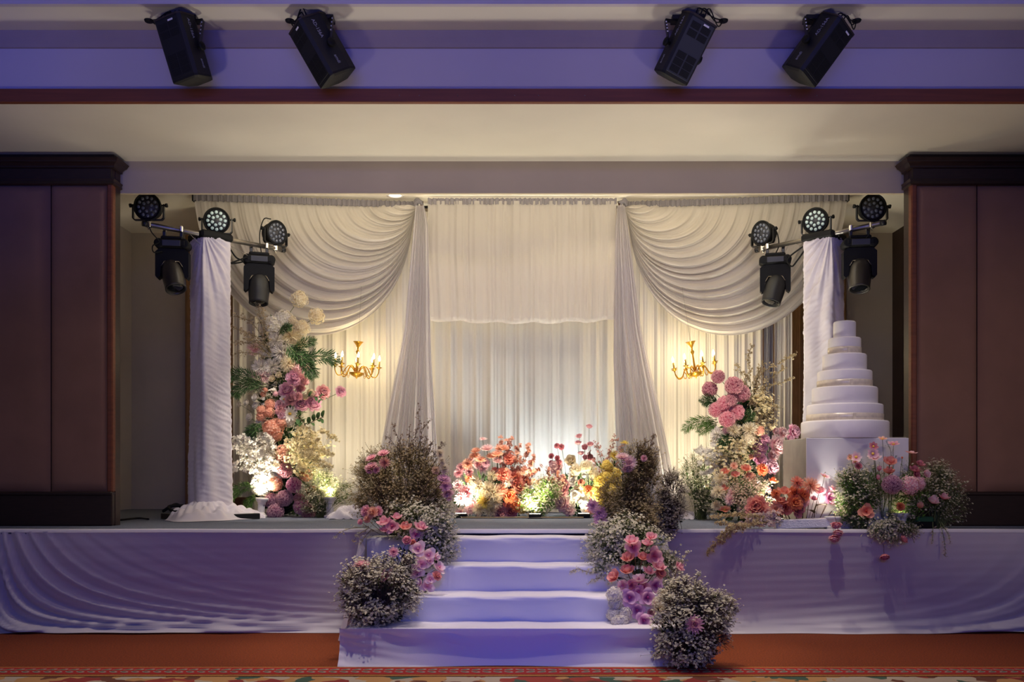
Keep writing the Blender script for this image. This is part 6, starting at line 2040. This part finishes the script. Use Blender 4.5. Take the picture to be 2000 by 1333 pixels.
blossom_bush('blossom_cluster', 'fluffy cream blossom mass in the middle of the flower column beside the cake', 'flower', (W(1445, 0, 9.0).x, 9.0, SZ + 0.3), [blob(1425, 895, 40, 42, 8.75, 0.12, 1.0), blob(1455, 865, 34, 34, 8.78, 0.1, 0.7), blob(1415, 940, 34, 34, 8.72, 0.1, 0.5)], 80, 13, GYPC, STG, 0.019, 0.04, hollow=0.3)
blossom_bush('blossom_cluster', 'fluffy pale blossom mass behind the pink pompoms, on the cake side', 'flower', (W(1460, 0, 9.0).x, 9.02, SZ + 0.8), [blob(1485, 800, 30, 42, 8.85, 0.1, 1.0), blob(1472, 835, 30, 26, 8.8, 0.1, 0.6)], 45, 12, GYPC, STO, 0.017, 0.035, hollow=0.3)
leaf_sprig('two brown-backed leaves standing in the white foam block', [(1590, 1012, 7.65), (1592, 995, 7.6), (1596, 985, 7.6)], 0.085, 2, petal('magnolia_leaf', 0x3a2c1c, 0x6a5638, trans=0.1), broad=0.8)
for lab, pts, w_, mm in (
        ('bright green fern frond reaching from the flower column to the curtain', [(1400, 820, 8.85), (1375, 822, 8.8), (1352, 828, 8.75), (1338, 840, 8.75)], 0.075, LEAFG),
        ('bright green fern frond drooping under the one that reaches to the curtain', [(1402, 825, 8.85), (1385, 832, 8.8), (1366, 845, 8.75)], 0.075, LEAFG),
        ('dark green fern tip beside the pink pompoms facing the chandelier', [(1405, 790, 8.85), (1388, 782, 8.8), (1372, 786, 8.75)], 0.075, LEAFD),
        ('dark green fern frond between the pink pompoms and cream chrysanthemums', [(1442, 865, 8.8), (1450, 835, 8.75), (1466, 808, 8.7)], 0.085, LEAFD),
        ('dark green fern tip under the white spiky chrysanthemum by the cake column', [(1435, 850, 8.75), (1420, 858, 8.7), (1408, 870, 8.7)], 0.07, LEAFD)):
    frond(lab, pts, w_, 20, m=mm)
twig('tall pale twig spray fanning up beside the cake', [[(1470, 800, 9.0), (1465, 740, 8.95), (1462, 700, 8.95), (1468, 675, 8.95)], [(1470, 800, 9.0), (1480, 740, 8.95), (1520, 710, 8.9), (1552, 692, 8.9)], [(1470, 800, 9.0), (1490, 760, 8.9), (1520, 750, 8.9), (1548, 740, 8.9)], [(1468, 800, 9.0), (1455, 745, 8.95), (1440, 712, 8.95)], [(1470, 800, 9.0), (1478, 745, 8.95), (1490, 710, 8.95)], [(1470, 800, 9.0), (1475, 760, 8.95), (1482, 720, 8.9)], [(1475, 810, 9.0), (1500, 795, 8.9), (1522, 797, 8.9)], [(1470, 800, 9.0), (1455, 760, 8.9), (1462, 730, 8.9)], [(1475, 800, 9.0), (1500, 745, 8.9), (1530, 720, 8.9)]], petal('pale_twig_blossom', 0xa8925e, 0xd9c8a4), STO, 0.012, 55, 0.07)
twig('white blossom spray hanging below the pale twigs beside the cake', [[(1470, 840, 8.9), (1485, 810, 8.85), (1500, 790, 8.8)], [(1470, 845, 8.9), (1490, 830, 8.85), (1505, 836, 8.8)], [(1470, 840, 8.9), (1480, 790, 8.85), (1470, 780, 8.8)]], GYPC, STG, 0.018, 60, 0.07, name='blossom_spray', cat='flower')
twig('glowing white blossom spray above the column uplight at the steps', [[(1430, 900, 8.95), (1400, 885, 8.8), (1375, 882, 8.75), (1362, 880, 8.75)], [(1430, 900, 8.95), (1400, 900, 8.8), (1370, 905, 8.75)], [(1430, 905, 8.95), (1400, 915, 8.8), (1378, 925, 8.75)], [(1430, 900, 8.95), (1410, 875, 8.8), (1392, 866, 8.75)], [(1432, 905, 8.95), (1410, 892, 8.75), (1390, 890, 8.7)], [(1430, 910, 8.95), (1410, 930, 8.8), (1395, 945, 8.75)]], WBL, STG, 0.020, 75, 0.075, name='blossom_spray', cat='flower')
blossom_bush('babys_breath', 'green and white baby\'s breath clump behind the column uplight at the steps', 'flower', (W(1372, 0, 9.2).x, 9.25, SZ), [blob(1375, 945, 30, 45, 9.2, 0.12, 1.0), blob(1350, 925, 24, 42, 9.3, 0.1, 0.6), blob(1385, 975, 22, 30, 9.2, 0.1, 0.4)], 130, 13, GYP, STG, 0.012, 0.035, leaves=420, leaf_size=0.035, leaf_m=LEAFG, lo=SZ + 0.01)
blossom_bush('babys_breath', 'pale pinkish baby\'s breath patch in the middle of the coral flowers', 'flower', (W(1465, 0, 8.6).x, 8.65, SZ), [blob(1465, 960, 36, 26, 8.5, 0.1, 1.0), blob(1480, 985, 40, 18, 8.4, 0.1, 0.5)], 90, 14, petal('gypsophila_pinkish', 0xa88a6a, 0xdcc0ae), STG, 0.010, 0.03, leaves=200, leaf_size=0.03, lo=SZ + 0.01)
twig('ochre blossom garland trailing along the stage edge before the coral flowers', [[(1520, 1015, 7.6), (1480, 1022, 7.5), (1440, 1025, 7.45), (1400, 1022, 7.45)], [(1480, 1022, 7.5), (1440, 1030, 7.42), (1415, 1042, 7.4), (1400, 1060, 7.4), (1384, 1080, 7.4)], [(1520, 1012, 7.6), (1470, 1008, 7.5), (1430, 1006, 7.5), (1392, 1010, 7.5)], [(1460, 1022, 7.5), (1430, 1035, 7.42), (1412, 1058, 7.4)], [(1500, 1020, 7.5), (1460, 1028, 7.42), (1420, 1030, 7.42)]], petal('ochre_blossom', 0xa88a48, 0xe0d0a8), STO, 0.013, 80, 0.05, name='blossom_garland', cat='flower')
twig('white and pink blossom garland lying on the stage edge beside the foam block', [[(1535, 1012, 7.62), (1500, 1015, 7.55), (1460, 1020, 7.5)], [(1530, 1020, 7.55), (1495, 1024, 7.5), (1450, 1022, 7.5)], [(1530, 1010, 7.6), (1495, 1005, 7.55), (1455, 1010, 7.55)]], petal('pinkish_white_blossom', 0xc89c90, 0xeadfda), STO, 0.016, 90, 0.05, name='blossom_garland', cat='flower')

# ------------------------------------------------------------------ flowers before the cake
PF = 'flowers before the cake plinth'
cF = lambda px, py: W(1735 + (px - 1735) * 0.45, 1025, 7.68)
bunch(PF, '''p mv 730 548 98; g sa 710 318 72 u; g co 700 412 62 U; b pk 600 400 46 u; b pk 590 488 46 u; g ro 955 395 54 u; g ro 1010 340 48 u; g ro 975 442 42; o pk 925 552 58; o co 475 810 68; g lp 1145 708 68 u; g pk 1255 672 58 U; b pe 1005 772 60 u; c or 820 765 40
h lp 905 560 84; h lp 992 540 62; r lp 1075 440 48; k pe 635 85 44 u; k pk 745 135 56 u; k lp 555 272 70 u; k pk 920 222 66 U; k lp 370 272 54; k pe 305 275 32 l; k lp 360 325 38 d; c ro 395 360 32; k ro 545 165 44; k mv 540 238 54; b or 830 285 20 U''', 1600, 840, 5.126, 7.68, 0.2, 1735, 140, cF, STEMM, 0.55)
bunch('blooms hanging over the stage edge below the cake', 'e pk 170 960 52 d; e pk 190 1040 48 d; e pk 150 1095 50 d; r ro 845 1098 54 b; r ro 655 1268 58 d', 1600, 840, 5.126, 7.42, 0.02, 1735, 200, lambda px, py: W(px - 3, py - 25, 7.44), STEMB, 0.12, jit=0.005)
blossom_bush('babys_breath', 'green baby\'s breath bush before the cake plinth, uplit from behind', 'flower', (W(1680, 0, 7.65).x, 7.64, SZ), [blob(1672, 975, 42, 52, 7.62, 0.1, 1.0), blob(1700, 945, 45, 35, 7.64, 0.1, 0.6), blob(1655, 935, 28, 26, 7.62, 0.09, 0.35)], 170, 12, GYP, STG, 0.0105, 0.030, leaves=1700, leaf_size=0.036, leaf_m=petal('leaf_fresh_green', 0x3e6a24, 0x76a048), hollow=0.3, lo=SZ + 0.01)
blossom_bush('babys_breath', 'yellow-lit baby\'s breath bush between the pompom and the black tray', 'flower', (W(1775, 0, 7.65).x, 7.66, SZ), [blob(1785, 960, 38, 48, 7.66, 0.1, 1.0), blob(1760, 990, 30, 30, 7.62, 0.08, 0.5)], 130, 13, GYP, STG, 0.0095, 0.032, leaves=1300, leaf_size=0.036, leaf_m=petal('leaf_bright_green', 0x3a6a22, 0x7fae48), hollow=0.3, lo=SZ + 0.01)
blossom_bush('babys_breath', 'airy baby\'s breath bush before the dark panel beyond the cake', 'flower', (W(1830, 0, 7.65).x, 7.66, SZ), [blob(1838, 955, 40, 42, 7.66, 0.12, 1.0), blob(1855, 985, 28, 40, 7.64, 0.1, 0.5), blob(1825, 925, 34, 20, 7.68, 0.1, 0.4)], 150, 11, GYP, STG, 0.0095, 0.034, leaves=180, leaf_size=0.03, leaf_m=LEAFD, hollow=0.55, lo=SZ + 0.01)
blossom_bush('babys_breath', 'baby\'s breath clump spilling over the stage edge below the pompom', 'flower', (W(1735, 0, 7.5).x, 7.5, SZ + 0.02), [blob(1735, 1032, 40, 20, 7.44, 0.04, 1.0), blob(1740, 1052, 20, 16, 7.42, 0.03, 0.5), blob(1780, 1036, 20, 12, 7.43, 0.03, 0.4), blob(1715, 1045, 18, 12, 7.42, 0.03, 0.3)], 100, 11, GYP, STG, 0.0095, 0.026, leaves=80, leaf_size=0.025, leaf_m=LEAFD, hollow=0.3)
twig('thin trailing sprig of baby\'s breath hanging beyond the black tray', [[(1835, 1020, 7.5), (1842, 1045, 7.42), (1846, 1072, 7.41), (1846, 1088, 7.41)], [(1838, 1020, 7.5), (1852, 1045, 7.42), (1856, 1062, 7.41)], [(1822, 1020, 7.5), (1822, 1045, 7.42), (1820, 1060, 7.41)]], GYP, STG, 0.0085, 40, 0.025)
twig('thin green stems carrying the cosmos before the cake plinth', [[(1725, 1000, 7.68), (1735, 930, 7.66), (1740, 885, 7.64), (1730, 862, 7.62)], [(1725, 1000, 7.68), (1742, 930, 7.66), (1748, 895, 7.64)], [(1705, 1000, 7.68), (1700, 930, 7.66), (1675, 896, 7.64)], [(1750, 1000, 7.68), (1770, 940, 7.66), (1776, 890, 7.64)], [(1750, 1000, 7.68), (1762, 940, 7.66), (1762, 900, 7.64)]], LEAFG, STG, 0.012, 26, 0.05, bl=(LEAFT[0], LEAFT[1], LEAFT[2]))

# ------------------------------------------------------------------ labels of the flowers: by look, arrangement and height among their like
ORD = ['topmost', 'second', 'third', 'fourth', 'fifth', 'sixth', 'seventh', 'eighth', 'ninth', 'tenth', 'eleventh', 'twelfth', 'thirteenth', 'fourteenth', 'fifteenth', 'sixteenth']
sets = {}
for f in FLOWERS:
    sets.setdefault((f[4], f[3], f[2]), []).append(f)
for (place, colour, kind), fs in sets.items():
    fs.sort(key=lambda f: f[1])
    for i, f in enumerate(fs):
        base = '%s %s in the %s' % (colour, KINDWORD[kind], place) if not place.startswith(('coral flowers', 'blooms', 'flowers before', 'step flowers')) else '%s %s among the %s' % (colour, KINDWORD[kind], place)
        if len(fs) == 1:
            lab = base
        elif i == 0:
            lab = base + ', topmost of these'
        elif i == len(fs) - 1:
            lab = base + ', lowest of these'
        else:
            lab = base + ', %s from top' % ORD[i]
        f[5]['label'] = lab
        f[5]['group'] = 'flowers of the ' + place

# things of one kind that have no group yet
GROUPS = {'babys_breath': 'baby\'s breath bushes of the arrangements', 'twig_spray': 'twig and sprig sprays of the arrangements', 'foliage_cluster': 'dark leafy cores of the arrangements',
          'blossom_spray': 'blossom sprays of the flower columns', 'blossom_cluster': 'fluffy blossom masses of the flower columns', 'dried_leaf_spray': 'dried sprays of the low flower bed',
          'blossom_garland': 'blossom garlands on the stage edge', 'sheer_curtain': 'cream curtains at the back of the stage', 'curtain_swag': 'pair of curtain swags', 'tied_drape': 'pair of tied drapes',
          'draped_column': 'pair of draped columns', 'lighting_bar': 'pair of lighting bars', 'stage_skirt': 'cloth skirts of the stage front', 'power_cable': 'black cables on the lighting bars',
          'safety_wire': 'thin wires under the lighting bars', 'floor_cable': 'cables lying on the stage', 'cloth_heap': 'rumpled white cloths on the stage', 'wood_panel': 'wooden panels on the back wall'}
for o in SC.objects:
    if o.parent is None and o.get('category') and not o.get('group'):
        g = GROUPS.get(o.name.split('.')[0])
        if g:
            o['group'] = g
